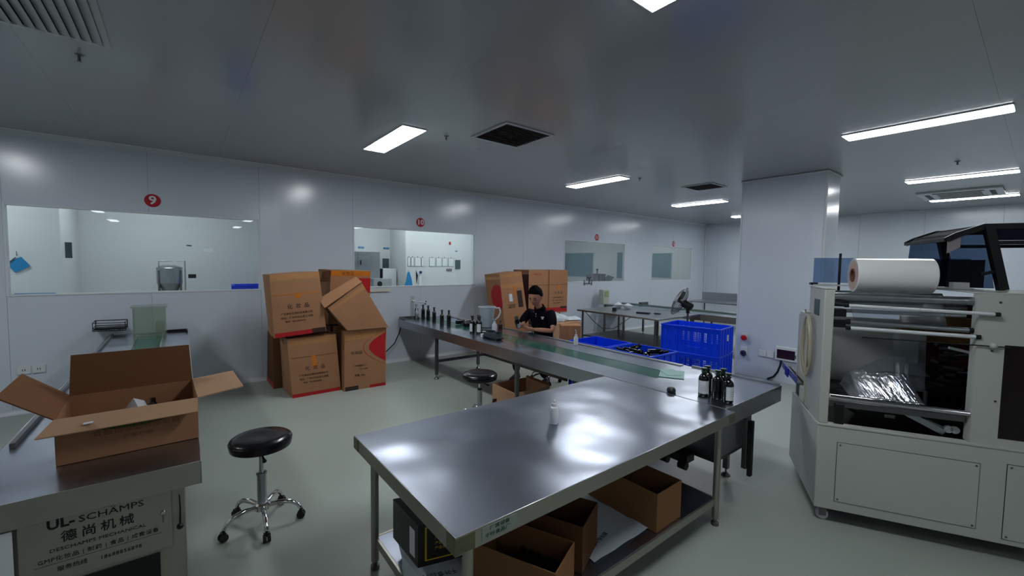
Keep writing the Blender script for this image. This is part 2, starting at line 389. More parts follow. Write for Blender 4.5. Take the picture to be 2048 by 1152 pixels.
# sprinklers
sp = thing('sprinkler', 'small sprinkler head under the pale corner vent', 'sprinkler', (-0.49, 3.99, CZ))
m = MB(); m.cyl((0, 0, 0), 0.022, -0.008, 0); m.cyl((0, 0, 0), 0.008, -0.04, -0.008, 10); m.cyl((0, 0, 0), 0.014, -0.046, -0.042, 12)
m.build('head', 'steel_d', sp); MB().cyl((0, 0, 0), 0.03, -0.003, 0).build('escutcheon', 'ventwhite', sp)
for x, y, l in ((2.22, 3.97, 'small sprinkler head between the nearest light panel and the dark vent'), (5.52, 3.91, 'small sprinkler head right of the second light panel'), (7.5, 0.75, 'small sprinkler head under the longest light strip')): dup(sp, (x, y, CZ), None, l)
# cassette air unit
ca = thing('air_conditioner', 'square white ceiling air unit between the two lower light strips', 'air conditioner', (10.62, 1.0, CZ))
MB().bx(-0.5, 0.5, -0.5, 0.5, -0.03, 0).build('panel', 'cove', ca, bevel=0.008)
MB().bx(-0.26, 0.26, -0.26, 0.26, -0.034, -0.0301).build('intake_grille', 'ventblade', ca)
for a in range(4):
    R = Matrix.Rotation(a*PI/2, 3, 'Z'); MB().obx(R @ Vector((0.38, 0, -0.033)), (0.06, 0.6, 0.004), R).build('outlet_flap', 'seam', ca)
# number signs
for n, x, z, r, wd_ in (('9', -0.25, 2.39, 0.078, 'numeral nine, above the leftmost window'), ('10', 3.28, 2.378, 0.078, 'numeral ten, above the window beside the cardboard stack'), ('11', 7.90, 2.35, 0.078, 'numeral eleven, above the window behind the worker'), ('12', 11.27, 2.33, 0.078, 'numeral twelve, above the farthest window')):
    t = thing('number_sign', 'red round sign, white ' + wd_, 'sign', (x, WY, z))
    m = MB(); m.lathe([(r, 0.0005), (r, 0.004)], (0, 0, 0), 32, Matrix.Rotation(PI/2, 3, 'X')); m.build('disc', 'redsign', t)
    m = MB(); text_on(m, n, 0.14 if len(n) == 1 else 0.118, (0, -0.0035, 0), (1, 0, 0), (0, 0, 1), 1.1, bold=0.0035); 
    m.v = [Vector((v_.x*1.0, v_.y, v_.z)) for v_ in m.v]; m.build('numeral', 'white', t)
# sockets by the floor, left
t = thing('wall_socket', 'white double wall socket low on the wall, left of the cabinet conveyor', 'socket', (-1.30, WY, 0.47))
for dx in (-0.055, 0.055):
    MB().bx(dx-0.05, dx+0.05, -0.012, 0, -0.045, 0.045).build('cover_plate', 'white', t, bevel=0.004)
    MB().bx(dx-0.012, dx-0.006, -0.0135, -0.0121, -0.012, 0.01).bx(dx+0.006, dx+0.012, -0.0135, -0.0121, -0.012, 0.01).build('slot', 'seam', t)
# items on the column face (x = 6.88)
X6 = 6.878
t = thing('emergency_button', 'red mushroom button on a white plate on the column', 'button', (X6, 2.856, 0.588))
MB().bx(-0.02, 0, -0.045, 0.045, -0.02, 0.075).build('cover_plate', 'white', t, bevel=0.004)
MB().lathe([(0.018, 0.02), (0.018, 0.03), (0.042, 0.034), (0.04, 0.05), (0.02, 0.058)], (0, 0, 0), 20, Matrix.Rotation(-PI/2, 3, 'Y')).build('knob', 'red', t)
t = thing('power_inlet', 'round metal socket on a white plate below the red button', 'socket', (X6, 2.86, 0.36))
MB().bx(-0.02, 0, -0.045, 0.045, -0.03, 0.085).build('cover_plate', 'white', t, bevel=0.004)
MB().lathe([(0.045, 0.02), (0.045, 0.028), (0.03, 0.03), (0.03, 0.06), (0.022, 0.06), (0.02, 0.04)], (0, 0, -0.015), 20, Matrix.Rotation(-PI/2, 3, 'Y')).build('ring', 'steel_d', t)
t = thing('wall_socket', 'white double socket on the column, left of the display box', 'socket', (X6, 2.54, 0.385))
for dx in (-0.055, 0.055): MB().bx(-0.014, 0, dx-0.05, dx+0.05, -0.045, 0.05).build('cover_plate', 'white', t, bevel=0.004)
t = thing('display_box', 'white wall box with dark red display on the column', 'control box', (X6, 2.255, 0.42))
MB().bx(-0.06, 0, -0.155, 0.155, -0.085, 0.115).build('housing', 'white', t, bevel=0.01)
MB().bx(-0.064, -0.0601, -0.105, 0.125, -0.055, 0.075).build('display', mat('display_dark', (40, 16, 24), 0.15), t)
MB().bx(-0.066, -0.0605, -0.12, -0.108, -0.03, 0.02).build('key_pad', 'slate', t)
m = MB(t); m.tube([(X6-0.03, 2.33, 0.335), (X6-0.03, 2.34, 0.25), (X6-0.03, 2.37, 0.15), (X6-0.03, 2.42, 0.07), (X6-0.03, 2.5, 0.02)], 0.014, 8)
m.build('power_cord', 'black', t)
# ------------------------------------------------------------ steel tables and conveyors
def conveyor(label, x0, x1, y0, y1, zt, belt, ytray, legs, fasc=0.125, endbox=True, rail=True, pm='steel'):
    t = thing('conveyor', label, 'conveyor', ((x0+x1)/2, (y0+y1)/2, 0))
    b0, b1 = belt; m = MB(t)
    m.bx(x0+0.004, b0, y0+0.004, y1-0.004, zt-0.004, zt).bx(b1, x1-0.004, y0+0.004, y1-0.004, zt-0.004, zt).bx(b0, b1, y0+0.004, ytray, zt-0.004, zt)
    m.build('deck', 'tabletop', t, smooth=False)
    MB(t).bx(b0+0.003, b1-0.003, ytray+0.003, y1-0.03, zt-0.02, zt-0.002).build('belt', 'belt', t, smooth=False)
    MB(t).bx(x0, x0+0.0035, y0, y1, zt-fasc, zt+0.001).build('side_panel', pm, t, bevel=0.001)
    MB(t).bx(x1-0.0035, x1, y0, y1, zt-fasc, zt+0.001).build('side_panel', pm, t, bevel=0.001)
    MB(t).bx(x0+0.004, x1-0.004, y0, y0+0.0035, zt-fasc, zt+0.001).build('end_panel', pm, t, bevel=0.001)
    MB(t).bx(x0+0.004, x1-0.004, y1-0.0035, y1, zt-fasc, zt+0.001).build('end_panel', pm, t, bevel=0.001)
    MB(t).bx(b0-0.1, b1+0.1, y0+0.1, y1-0.1, zt-fasc+0.01, zt-0.03).build('belt_bed', 'steel_d', t)
    if rail: MB(t).bx(b1+0.004, b1+0.016, ytray, y1-0.05, zt+0.0005, zt+0.022).build('guide_rail', 'steel', t)
    for (x, y) in legs:
        l = MB(t).bx(x-0.02, x+0.02, y-0.02, y+0.02, 0.06, zt-fasc).build('leg', 'steel_d', t, bevel=0.003)
        MB(t).cyl((x, y, 0), 0.007, 0.02, 0.06, 8).lathe([(0.035, 0.0), (0.035, 0.008), (0.014, 0.028)], (x, y, 0), 16).build('foot', 'steel_d', l)
    return t
# centre conveyor
cv = conveyor('long steel conveyor with green belt where the worker sits', 2.83, 3.77, 1.27, 6.66, 0.735, (3.13, 3.40), 1.99,
              [(2.88, 5.40), (3.72, 5.58), (2.88, 3.55), (3.72, 3.45), (3.42, 1.52)], rail=False)
MB(cv).bx(2.87, 3.73, 5.39, 5.41, 0.24, 0.28).build('stretcher', 'steel_d', cv)
MB(cv).bx(3.71, 3.73, 3.6, 5.5, 0.24, 0.28).build('stretcher', 'steel_d', cv)
MB(cv).bx(3.752, 3.766, 1.28, 2.02, 0.7365, 0.752).build('guide_rail', 'steel', cv)
MB(cv).bx(3.70, 3.75, 2.1, 6.5, 0.7365, 0.745).build('guide_rail', 'steel', cv)
m = MB(cv); m.bx(2.845, 2.851, 6.42, 6.65, 0.7365, 0.775).bx(2.851, 3.1, 6.644, 6.65, 0.7365, 0.775).bx(3.1, 3.106, 6.42, 6.65, 0.7365, 0.775); m.build('end_guard', 'steel_d', cv)
db = MB(cv).bx(2.98, 3.44, 1.40, 2.25, 0.27, 0.608).build('drive_cabinet', 'steel_d', cv, bevel=0.006)
MB(cv).bx(3.05, 3.4, 1.393, 1.399, 0.3, 0.56).build('hatch', 'steel', db); MB(cv).sph((3.38, 1.388, 0.52), 0.014).build('knob', 'black', db)
MB(cv).bx(3.39, 3.46, 1.36, 1.396, 0.12, 0.608).build('end_bracket', 'steel_d', cv, bevel=0.003)
MB(cv).bx(3.40, 3.44, 1.33, 1.356, 0.07, 0.5).build('end_bracket', 'rubber', cv)
MB(cv).bx(2.86, 2.97, 1.55, 2.1, 0.24, 0.30).build('motor_tray', 'black', cv, bevel=0.004)
for yy in (1.6, 1.75, 1.9): MB(cv).lathe([(0.03, -0.03), (0.03, 0.03)], (2.9, yy, 0.205), 16, Matrix.Rotation(PI/2, 3, 'X')).build('roller', 'black', cv)
MB(cv).lathe([(0.004, 0), (0.032, 0.004), (0.034, 0.02), (0.025, 0.034), (0.008, 0.036)], (2.875, 1.70, 0.7356), 18).build('knob', 'black', cv)
# power cord from the far end to the floor
m = MB(cv); m.tube([(2.86, 6.62, 0.61), (2.85, 6.66, 0.5), (2.78, 6.69, 0.33), (2.6, 6.68, 0.18), (2.4, 6.66, 0.10), (2.3, 6.5, 0.03), (2.25, 6.2, 0.012)], 0.009, 8)
m.build('power_cord', 'black', cv)
# left cabinet conveyor
cab = conveyor('steel filling conveyor with lettered cabinet, at the left edge', -0.67, 0.05, 2.25, 6.62, 0.80, (-0.40, -0.19), 3.6, [(-0.60, 5.9), (-0.02, 5.9), (-0.60, 4.4), (-0.02, 4.4)], fasc=0.1, pm='steel_w')
MB(cab).bx(-0.64, -0.622, 2.9, 6.55, 0.8015, 0.825).build('guide_rail', 'steel_d', cab)
body = MB(cab).bx(-0.64, -0.01, 2.30, 3.35, 0.08, 0.699).build('cabinet_body', 'steel_w', cab, bevel=0.004)
door = MB(cab).bx(-0.50, -0.055, 2.285, 2.2995, 0.44, 0.695).build('door', 'steel_w', cab, bevel=0.003)
MB(cab).bx(-0.47, -0.10, 2.292, 2.2998, 0.12, 0.42).build('opening_shadow_box', 'black', cab)  # black plate painting the darkness of the open space below the door
bpy.data.objects['opening_shadow_box'].name = 'opening_shade'
m = MB(cab); k = dict(ax=(1, 0, 0), up=(0, 0, 1)); yd = 2.2845
text_on(m, 'UL-', 0.05, (-0.386, yd, 0.665), sx=1.0, bold=0.0016, **k)
text_on(m, 'SCH\u00c4MPS', 0.036, (-0.242, yd, 0.662), sx=1.25, **k)
text_on(m, '\u5fb7\u5c1a\u673a\u68b0', 0.046, (-0.283, yd, 0.607), sx=1.0, space=1.4, bold=0.0005, **k)
text_on(m, 'DESCHAMPS MECHANICAL', 0.018, (-0.28, yd, 0.565), sx=1.28, **k)
text_on(m, 'GMP\u5316\u5986\u54c1 | \u5236\u836f | \u98df\u54c1 | \u6210\u5957\u8bbe\u5907', 0.0205, (-0.276, yd, 0.530), sx=1.03, space=1.1, **k)
m.bx(-0.46, -0.09, yd-0.0005, yd, 0.5125, 0.5135)
text_on(m, '\u670d\u52a1\u70ed\u7ebf', 0.021, (-0.36, yd, 0.487), sx=1.0, **k)
text_on(m, '18688856898', 0.021, (-0.22, yd, 0.482), sx=1.0, space=1.1, **k)
tag(m.build('lettering', 'inkb', door), 'black lettering and logo on the cabinet door')
m = MB(cab); m.lathe([(0.010, 0), (0.010, 0.006), (0.007, 0.012)], (-0.085, 2.285, 0.60), 14, Matrix.Rotation(PI/2, 3, 'X')); m.build('lock', 'chrome', door)
MB(cab).bx(-0.088, -0.084, 2.262, 2.270, 0.565, 0.592).build('key', 'steel_d', door)
MB(cab).tube([(-0.03, 2.282, 0.66), (-0.028, 2.276, 0.6), (-0.03, 2.27, 0.535)], [0.002, 0.003, 0.004], 8).sph((-0.03, 2.268, 0.525), 0.013).build('lever', 'black', cab)
MB(cab).bx(-0.665, -0.505, 2.262, 2.268, 0.2, 0.69).build('paper_sheet', 'paper', cab)
for x in (-0.58, -0.06):
    for yy in (2.36, 3.28): MB(cab).bx(x-0.02, x+0.02, yy-0.02, yy+0.02, 0.0, 0.08).build('leg', 'steel_d', cab)
m = MB(cab)   # raised end plate near the wall
m.bx(-0.15, 0.045, 6.52, 6.54, 0.801, 0.83).bx(0.03, 0.045, 6.4, 6.52, 0.801, 0.83); m.build('end_guard', 'black', cab)
# clear acrylic cover standing on that conveyor
ac = thing('acrylic_cover', 'clear acrylic box standing on the filling conveyor by the wall', 'cover', (-0.29, 6.28, 0.803))
MB(ac).bx(-0.43, -0.426, 6.15, 6.42, 0.803, 1.14).bx(-0.154, -0.15, 6.15, 6.42, 0.803, 1.14).bx(-0.426, -0.154, 6.15, 6.154, 0.803, 1.14).bx(-0.426, -0.154, 6.416, 6.42, 0.803, 1.14).build('wall', 'acrylic', ac, smooth=False)
MB(ac).bx(-0.445, -0.135, 6.135, 6.435, 1.1405, 1.155).build('lid', 'acrylic', ac, smooth=False)
MB(ac).bx(-0.24, -0.165, 6.2, 6.38, 0.803, 0.97).build('inner_block', 'acrylic', ac)
# wall mounted black wire tray
t = thing('letter_tray', 'black wire tray on the wall, below the first window', 'tray', (-0.65, WY, 0.87))
m = MB(t)
for z in (0.87, 0.90, 0.96):
    p = [(-0.79, WY-0.004, z+0.005), (-0.52, WY-0.004, z), (-0.52, WY-0.22, z-0.012), (-0.79, WY-0.22, z-0.004), (-0.79, WY-0.004, z+0.005)]
    m.tube(p, 0.004, 6)
for x, yv in ((-0.79, WY-0.004), (-0.52, WY-0.004), (-0.52, WY-0.22), (-0.79, WY-0.22)): m.tube([(x, yv, 0.865), (x, yv, 0.96)], 0.004, 6)
for i in range(12): m.tube([(-0.78+i*0.0235, WY-0.005, 0.872), (-0.78+i*0.0235, WY-0.22, 0.862)], 0.0025, 5)
m.build('wire_frame', 'black', t); MB(t).bx(-0.785, -0.525, WY-0.2, WY-0.01, 0.874, 0.888).build('tray_bottom', 'black', t)

# foreground work table
tb = thing('work_table', 'large empty steel work table in the foreground', 'table', (1.77, 1.75, 0))
MB(tb).bx(0.722, 2.822, 1.212, 2.288, 0.728, 0.735).build('tabletop', 'tabletop', tb, bevel=0.002)
m = MB(tb); a0, a1, c0, c1 = 0.72, 2.824, 1.21, 2.29
MB(tb).bx(a0, a1, c0, c0+0.002, 0.665, 0.7345).bx(a0, a1, c1-0.002, c1, 0.665, 0.7345).bx(a0, a0+0.002, c0+0.002, c1-0.002, 0.665, 0.7345).bx(a1-0.002, a1, c0+0.002, c1-0.002, 0.665, 0.7345).build('apron', 'steel_w', tb)
for x in (0.80, 2.70):
    for yv in (1.255, 2.20):
        l = MB(tb).cyl((x, yv, 0), 0.021, 0.045, 0.727, 18).build('leg', 'steel_w', tb)
        MB(tb).lathe([(0.012, 0.02), (0.012, 0.045)], (x, yv, 0), 12).lathe([(0.024, 0.0), (0.024, 0.02), (0.014, 0.026)], (x, yv, 0), 16).build('foot', 'steel_d', l)
MB(tb).bx(0.81, 2.69, 1.265, 2.19, 0.172, 0.18).build('lower_shelf', 'tabletop', tb, bevel=0.002)
MB(tb).bx(0.82, 2.68, 1.253, 1.264, 0.135, 0.181).bx(0.82, 2.68, 2.191, 2.202, 0.135, 0.181).bx(0.798, 0.809, 1.28, 2.18, 0.135, 0.181).bx(2.691, 2.702, 1.28, 2.18, 0.135, 0.181).build('shelf_edge', 'steel_w', tb)
# tape leftovers on the corners, printed sticker
M['oldtape'] = mat('old_tape', (96, 98, 70), 0.4, var=0.35, scale=45)
MB(tb).bx(0.717, 0.80, 1.2085, 1.2098, 0.668, 0.728).bx(0.7175, 0.7195, 1.21, 1.27, 0.67, 0.728).build('tape_strip', 'oldtape', tb)
MB(tb).bx(2.74, 2.822, 1.2085, 1.2098, 0.675, 0.728).build('tape_strip', 'oldtape', tb)
MB(tb).bx(0.717, 0.7195, 2.22, 2.288, 0.67, 0.73).build('tape_strip', 'oldtape', tb)
M['sticker'] = mat('sticker_silver', (150, 160, 150), 0.35, 0.2, var=0.1, scale=30)
st = MB(tb).bx(0.83, 0.99, 1.2085, 1.2098, 0.678, 0.726).build('sticker', 'sticker', tb)
m = MB(tb); M['greenink'] = mat('green_ink', (40, 78, 66), 0.5)
text_on(m, '\u5382\u623f\u8bbe\u5907', 0.018, (0.91, 1.208, 0.716), (1, 0, 0), (0, 0, 1), 1.3); text_on(m, '\u5343\u53f6\u98df\u54c1\u5382', 0.018, (0.90, 1.208, 0.692), (1, 0, 0), (0, 0, 1), 1.3)
m.build('print', 'greenink', st)

# back tables and conveyors
tb2 = thing('work_table', 'steel work table with two white bowls, beyond the blue crates', 'table', (7.35, 5.2, 0))
MB(tb2).bx(6.64, 8.07, 4.23, 6.18, 0.70, 0.735).build('tabletop', 'steel', tb2, bevel=0.003)
for x in (6.72, 7.95):
    for yv in (4.33, 6.08): MB(tb2).cyl((x, yv, 0), 0.021, 0.0, 0.699, 14).build('leg', 'steel_d', tb2)
MB(tb2).bx(6.73, 7.94, 4.34, 6.07, 0.17, 0.2).build('lower_shelf', 'steel_d', tb2, bevel=0.002)
cv3 = conveyor('steel conveyor running from the far wall behind the column', 8.10, 9.0, 2.4, 6.62, 0.735, (8.42, 8.68), 3.2, [(8.16, 6.1), (8.94, 6.1), (8.16, 5.2), (8.16, 4.4), (8.94, 4.4), (8.16, 3.0), (8.94, 3.0)])
MB(cv3).bx(8.70, 8.98, 6.0, 6.08, 0.736, 0.80).build('end_guard', 'steel_d', cv3)
tb3 = thing('work_table', 'steel bench with raised back panel, left of the column', 'table', (11.6, 4.6, 0))
MB(tb3).bx(11.1, 12.0, 3.2, 6.2, 0.70, 0.735).build('tabletop', 'steel', tb3, bevel=0.003)
for x in (11.18, 11.92):
    for yv in (3.3, 6.1): MB(tb3).cyl((x, yv, 0), 0.021, 0.0, 0.699, 14).build('leg', 'steel_d', tb3)
MB(tb3).bx(11.96, 11.99, 3.2, 6.2, 0.736, 0.95).build('back_panel', 'steel', tb3)
MB(tb3).bx(11.1, 11.13, 3.2, 4.6, 0.736, 0.9).build('side_guard', 'steel', tb3)
t = thing('filling_stand', 'pale tall machine head standing on the far conveyor start, under window 11', 'dispenser', (8.02, 6.55, 0.0))
MB(t).bx(7.87, 8.09, 6.48, 6.62, 0.75, 1.1).build('housing', mat('pale_olive', (176, 182, 168), 0.4), t, bevel=0.01)
MB(t).bx(7.91, 8.05, 6.472, 6.4795, 0.93, 1.06).build('gauge_panel', mat('olive_gauge', (140, 152, 110), 0.3, var=0.2, scale=25), t)
MB(t).bx(7.96, 8.0, 6.5, 6.54, 0.0, 0.75).build('post', 'steel_d', t)
t = thing('filling_stand', 'faint clear filling nozzle stand at the far end of the centre conveyor', 'dispenser', (3.0, 6.60, 0.736))
MB(t).bx(3.02, 3.07, 6.56, 6.60, 0.736, 1.12).build('post', 'acrylic', t)
MB(t).tube([(3.045, 6.56, 1.05), (3.12, 6.5, 1.02), (3.22, 6.42, 1.03)], 0.006, 8).tube([(3.12, 6.5, 1.02), (3.2, 6.4, 1.0)], 0.004, 6).build('arm', 'steel', t)
MB(t).sph((3.22, 6.42, 1.035), 0.013).sph((3.2, 6.4, 0.995), 0.013).sph((3.03, 6.54, 1.03), 0.01).build('clamp', 'black', t)
MB(t).lathe([(0.018, 0.0), (0.03, 0.05), (0.012, 0.09), (0.006, 0.19)], (3.10, 6.52, 0.8), 14).build('nozzle', 'hdpe', t)
MB(t).cyl((3.10, 6.52, 0), 0.025, 0.737, 0.8, 14).build('cup', 'jug', t)
# ------------------------------------------------------------ cardboard cartons
FACES = {'front': (0, 1, 5, 4), 'right': (1, 2, 6, 5), 'back': (2, 3, 7, 6), 'left': (3, 0, 4, 7), 'top': (4, 5, 6, 7), 'bottom': (3, 2, 1, 0)}
class Carton:
    """closed carton from eight corners (bottom front-left, front-right, back-right, back-left, then top); walls bulge a little"""
    def __init__(s, name, label, corners, mat_='card', bulge=0.008, group=None, faces=('front', 'right', 'back', 'left', 'top', 'bottom'), cat='box'):
        s.P = [Vector(c) for c in corners]; s.b = bulge
        c = sum(s.P[:4], Vector())/4; c.z = min(p.z for p in s.P)
        s.t = thing(name, label, cat, c, 0, group)
        m = MB(s.t); n = 7
        for f in faces:
            vs = [s.at(f, i/n, j/n) for j in range(n+1) for i in range(n+1)]
            m.add(vs, [(j*(n+1)+i, j*(n+1)+i+1, (j+1)*(n+1)+i+1, (j+1)*(n+1)+i) for j in range(n) for i in range(n)])
        s.body = m.build('body', mat_, s.t)
    def at(s, f, a, b, off=0.0):
        q = [s.P[i] for i in FACES[f]]
        p = q[0]*(1-a)*(1-b)+q[1]*a*(1-b)+q[2]*a*b+q[3]*(1-a)*b
        n = (q[1]-q[0]).cross(q[3]-q[0]).normalized()
        a_, b_ = min(max(a, 0), 1), min(max(b, 0), 1)
        return p+n*(s.b*16*a_*(1-a_)*b_*(1-b_)+off)
    def size(s, f):
        q = [s.P[i] for i in FACES[f]]; return (q[1]-q[0]).length, (q[3]-q[0]).length
    def grid(s, m, f, a0, a1, b0, b1, off=0.0012, n=6):
        vs = [s.at(f, a0+(a1-a0)*i/n, b0+(b1-b0)*j/n, off) for j in range(n+1) for i in range(n+1)]
        m.add(vs, [(j*(n+1)+i, j*(n+1)+i+1, (j+1)*(n+1)+i+1, (j+1)*(n+1)+i) for j in range(n) for i in range(n)])
    def patch(s, name, f, a0, a1, b0, b1, mt, off=0.0012):
        m = MB(s.t); s.grid(m, f, a0, a1, b0, b1, off); return m.build(name, mt, s.t)
    def text(s, m, f, body, size, a, b, sx=1.0, **k):
        W_, H_ = s.size(f); vs, fs = text_mesh(body, size, **k)
        m.add([s.at(f, a+v.x*sx/W_, b+v.y/H_, 0.0018+v.z) for v in vs], fs)
    def shape(s, m, f, pts, off=0.0014):
        """convex or fan-able polygon given in face fractions, centre first"""
        vs = [s.at(f, a, b, off) for a, b in pts]
        m.add(vs, [(0, i, i+1) for i in range(1, len(pts)-1)])
def chinese_print(c, f='front', s=1.0, mt='ink', big='\u5316  \u5986  \u54c1', tp=True):
    m = MB(c.t); W_, H_ = c.size(f)
    c.text(m, f, big, 0.062*s, 0.5, 0.47)
    c.text(m, f, '\u5e7f\u4e1c\u7f8e\u5986\u751f\u7269\u79d1\u6280\u6709\u9650\u516c\u53f8', 0.03*s, 0.46, 0.36)
    c.text(m, f, '\u5730\u5740\uff1a\u5e7f\u5dde\u5e02\u767d\u4e91\u533a\u5de5\u4e1a\u56ed', 0.03*s, 0.46, 0.295)
    c.text(m, f, '\u7535\u8bdd\uff1a020-86800000', 0.026*s, 0.42, 0.235)
    m.build('print', mt, c.t)
def box8(x0, x1, y0, y1, z0, z1, j=0.0, lean=(0, 0)):
    P = [(x0, y0, z0), (x1, y0, z0), (x1, y1, z0), (x0, y1, z0)]
    P += [(x+lean[0], y+lean[1], z1) for x, y, _ in P]
    return [Vector(p)+Vector((random.uniform(-j, j), random.uniform(-j, j), random.uniform(-j, 0) if p[2] > z0 else 0)) for p in P]
# -- left stack
c = Carton('carton', 'tattered lower left carton of the big stack, orange tape tab on its front', [(1.037, 5.63, 0), (1.612, 5.65, 0), (1.60, 6.18, 0), (1.02, 6.15, 0), (0.985, 5.64, 0.735), (1.55, 5.63, 0.75), (1.55, 6.15, 0.75), (0.99, 6.15, 0.74)], bulge=0.012)
c.patch('tape', 'front', 0.02, 0.98, 0.88, 0.99, 'tape'); c.patch('tape_tab', 'front', 0.44, 0.53, 0.48, 0.68, 'otape', 0.002)
c.patch('red_stripe', 'front', 0.0, 0.99, 0.0, 0.06, 'redprint'); c.patch('fold_line', 'front', 0.04, 0.97, 0.665, 0.675, 'card_d'); chinese_print(c, s=0.95); c.patch('tape', 'left', 0.6, 0.98, 0.85, 0.99, 'tape')
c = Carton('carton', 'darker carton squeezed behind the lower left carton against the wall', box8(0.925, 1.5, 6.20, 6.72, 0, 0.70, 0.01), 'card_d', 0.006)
c.patch('red_stripe', 'left', 0.0, 1.0, 0.0, 0.1, 'redprint')
c = Carton('carton', 'upper left carton of the big stack, shiny tape along its top edge', [(0.845, 5.60, 0.765), (1.425, 5.585, 0.805), (1.43, 6.05, 0.80), (0.86, 6.10, 0.765), (0.808, 5.60, 1.515), (1.345, 5.59, 1.555), (1.36, 6.04, 1.55), (0.80, 6.06, 1.51)], bulge=0.012)
c.patch('tape', 'front', 0.0, 1.0, 0.9, 0.995, 'tape'); c.patch('tape_tab', 'front', 0.46, 0.56, 0.60, 0.68, 'otape', 0.002); c.patch('fold_line', 'front', 0.03, 0.97, 0.662, 0.675, 'otape')
c.patch('red_stripe', 'front', 0.02, 0.72, 0.0, 0.07, 'redprint'); c.patch('print_patch', 'front', 0.72, 0.99, 0.0, 0.075, 'ink'); chinese_print(c, s=1.0)
m = MB(c.t); m.bx(1.0, 1.5, 5.7, 6.0, 0.752, 0.766); m.build('bottom_flap', 'card_d', c.t)
c = Carton('carton', 'lower right carton of the big stack with large red leaf print', [(1.622, 5.54, 0), (2.168, 5.53, 0), (2.17, 6.05, 0), (1.63, 6.06, 0), (1.635, 5.55, 0.79), (2.185, 5.54, 0.79), (2.18, 6.05, 0.79), (1.63, 6.05, 0.79)], bulge=0.006)
c.patch('tape', 'front', 0.0, 0.98, 0.84, 0.95, 'tape'); c.patch('red_stripe', 'front', 0.6, 1.0, 0.0, 0.05, 'redprint'); c.patch('print_patch', 'front', 0.02, 0.33, 0.0, 0.07, 'ink')
m = MB(c.t)
arc = [(0.99, 0.93)]+[(0.99-0.42*math.sin(PI*0.5*i/8)**1.0*1.0, 0.93-0.23*i/8) for i in range(9)]+[(0.99-0.42*math.cos(PI*0.5*i/8), 0.70-0.27*i/8) for i in range(9)]
c.shape(m, 'front', [(0.97, 0.70)]+arc); m.build('leaf_print', 'redprint', c.t)
m = MB(c.t); pts = [(0.99-0.56*math.sin(PI*0.5*i/8), 0.99-0.29*i/8) for i in range(9)]+[(0.99-0.56*math.cos(PI*0.5*i/8), 0.70-0.33*i/8) for i in range(1, 9)]
for (a0, b0), (a1, b1) in zip(pts, pts[1:]):
    if min(b0, b1) < 0.97: m.add([c.at('front', a0, b0, 0.0016), c.at('front', a1, b1, 0.0016), c.at('front', a1+0.014, b1, 0.0016), c.at('front', a0+0.014, b0, 0.0016)], [(0, 1, 2, 3)])
m.build('leaf_outline', 'redprint', c.t)
m = MB(c.t); c.text(m, 'front', '\u5316\u5986\u54c1', 0.05, 0.28, 0.62); c.text(m, 'front', '\u5e7f\u5dde\u5e02\u7f8e\u5986\u5de5\u5382', 0.028, 0.36, 0.4); c.text(m, 'front', '\u751f\u4ea7\u65e5\u671f', 0.026, 0.45, 0.34); c.text(m, 'front', '\u51c0\u91cd 12kg', 0.034, 0.36, 0.24); m.build('print', 'ink', c.t)
c = Carton('carton', 'plain open carton lying tilted on top of the stack, flap up', [(1.66, 5.50, 0.80), (2.20, 5.50, 0.80), (2.16, 6.0, 0.82), (1.68, 6.02, 0.82), (1.43, 5.52, 1.10), (1.84, 5.50, 1.42), (1.84, 6.0, 1.42), (1.44, 6.0, 1.14)], bulge=0.006)
c.patch('tape', 'front', 0.0, 1.0, 0.86, 0.93, 'tape')
MB(c.t).plate([(1.385, 5.505, 1.105), (1.84, 5.485, 1.425), (1.80, 5.60, 1.49), (1.345, 5.62, 1.215)], 0.005).build('flap', 'card', c.t)
c = Carton('carton', 'orange-topped carton at the peak of the stack, by the wall', [(1.60, 6.18, 0.80), (2.18, 6.18, 0.80), (2.18, 6.66, 0.80), (1.60, 6.66, 0.80), (1.63, 6.12, 1.56), (2.18, 6.12, 1.55), (2.18, 6.6, 1.555), (1.58, 6.6, 1.57)], bulge=0.005)
c.patch('orange_stripe', 'front', 0.0, 0.99, 0.90, 0.995, 'otape'); c.patch('red_patch', 'front', 0.6, 1.0, 0.58, 0.86, 'redprint')
m = MB(c.t); c.text(m, 'front', '\u5316\u5986\u54c1', 0.06, 0.42, 0.94); m.build('print', 'ink', c.t)
MB(c.t).plate([(1.625, 6.11, 1.56), (1.52, 6.13, 1.54), (1.505, 6.2, 1.40), (1.60, 6.17, 1.40)], 0.005).build('crushed_flap', 'card_d', c.t)
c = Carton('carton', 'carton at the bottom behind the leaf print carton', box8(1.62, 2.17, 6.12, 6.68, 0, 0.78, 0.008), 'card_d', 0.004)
# -- right group behind the worker
c = Carton('carton', 'leaning carton with white sticker and red disc on its side, behind the worker', [(4.64, 5.98, 0.0), (5.20, 5.95, 0.0), (5.20, 6.44, 0.0), (4.66, 6.47, 0.0), (4.448, 6.02, 1.505), (4.94, 6.0, 1.545), (4.96, 6.46, 1.54), (4.46, 6.50, 1.48)], bulge=0.008)
c.patch('tape', 'front', 0.02, 0.98, 0.82, 0.87, 'tape'); c.patch('tape', 'front', 0.0, 0.97, 0.95, 0.985, 'tape'); c.patch('sticker', 'front', 0.30, 0.44, 0.66, 0.75, 'label', 0.002); c.patch('dark_label', 'front', 0.66, 0.88, 0.58, 0.78, 'ink', 0.002); c.patch('tape_tab', 'front', 0.53, 0.61, 0.74, 0.84, 'otape', 0.002)
m = MB(c.t); c.text(m, 'front', '\u5e7f\u5dde\u5316\u5986\u54c1\n\u6709\u9650\u516c\u53f8', 0.04, 0.36, 0.60); m.build('print', 'ink', c.t)
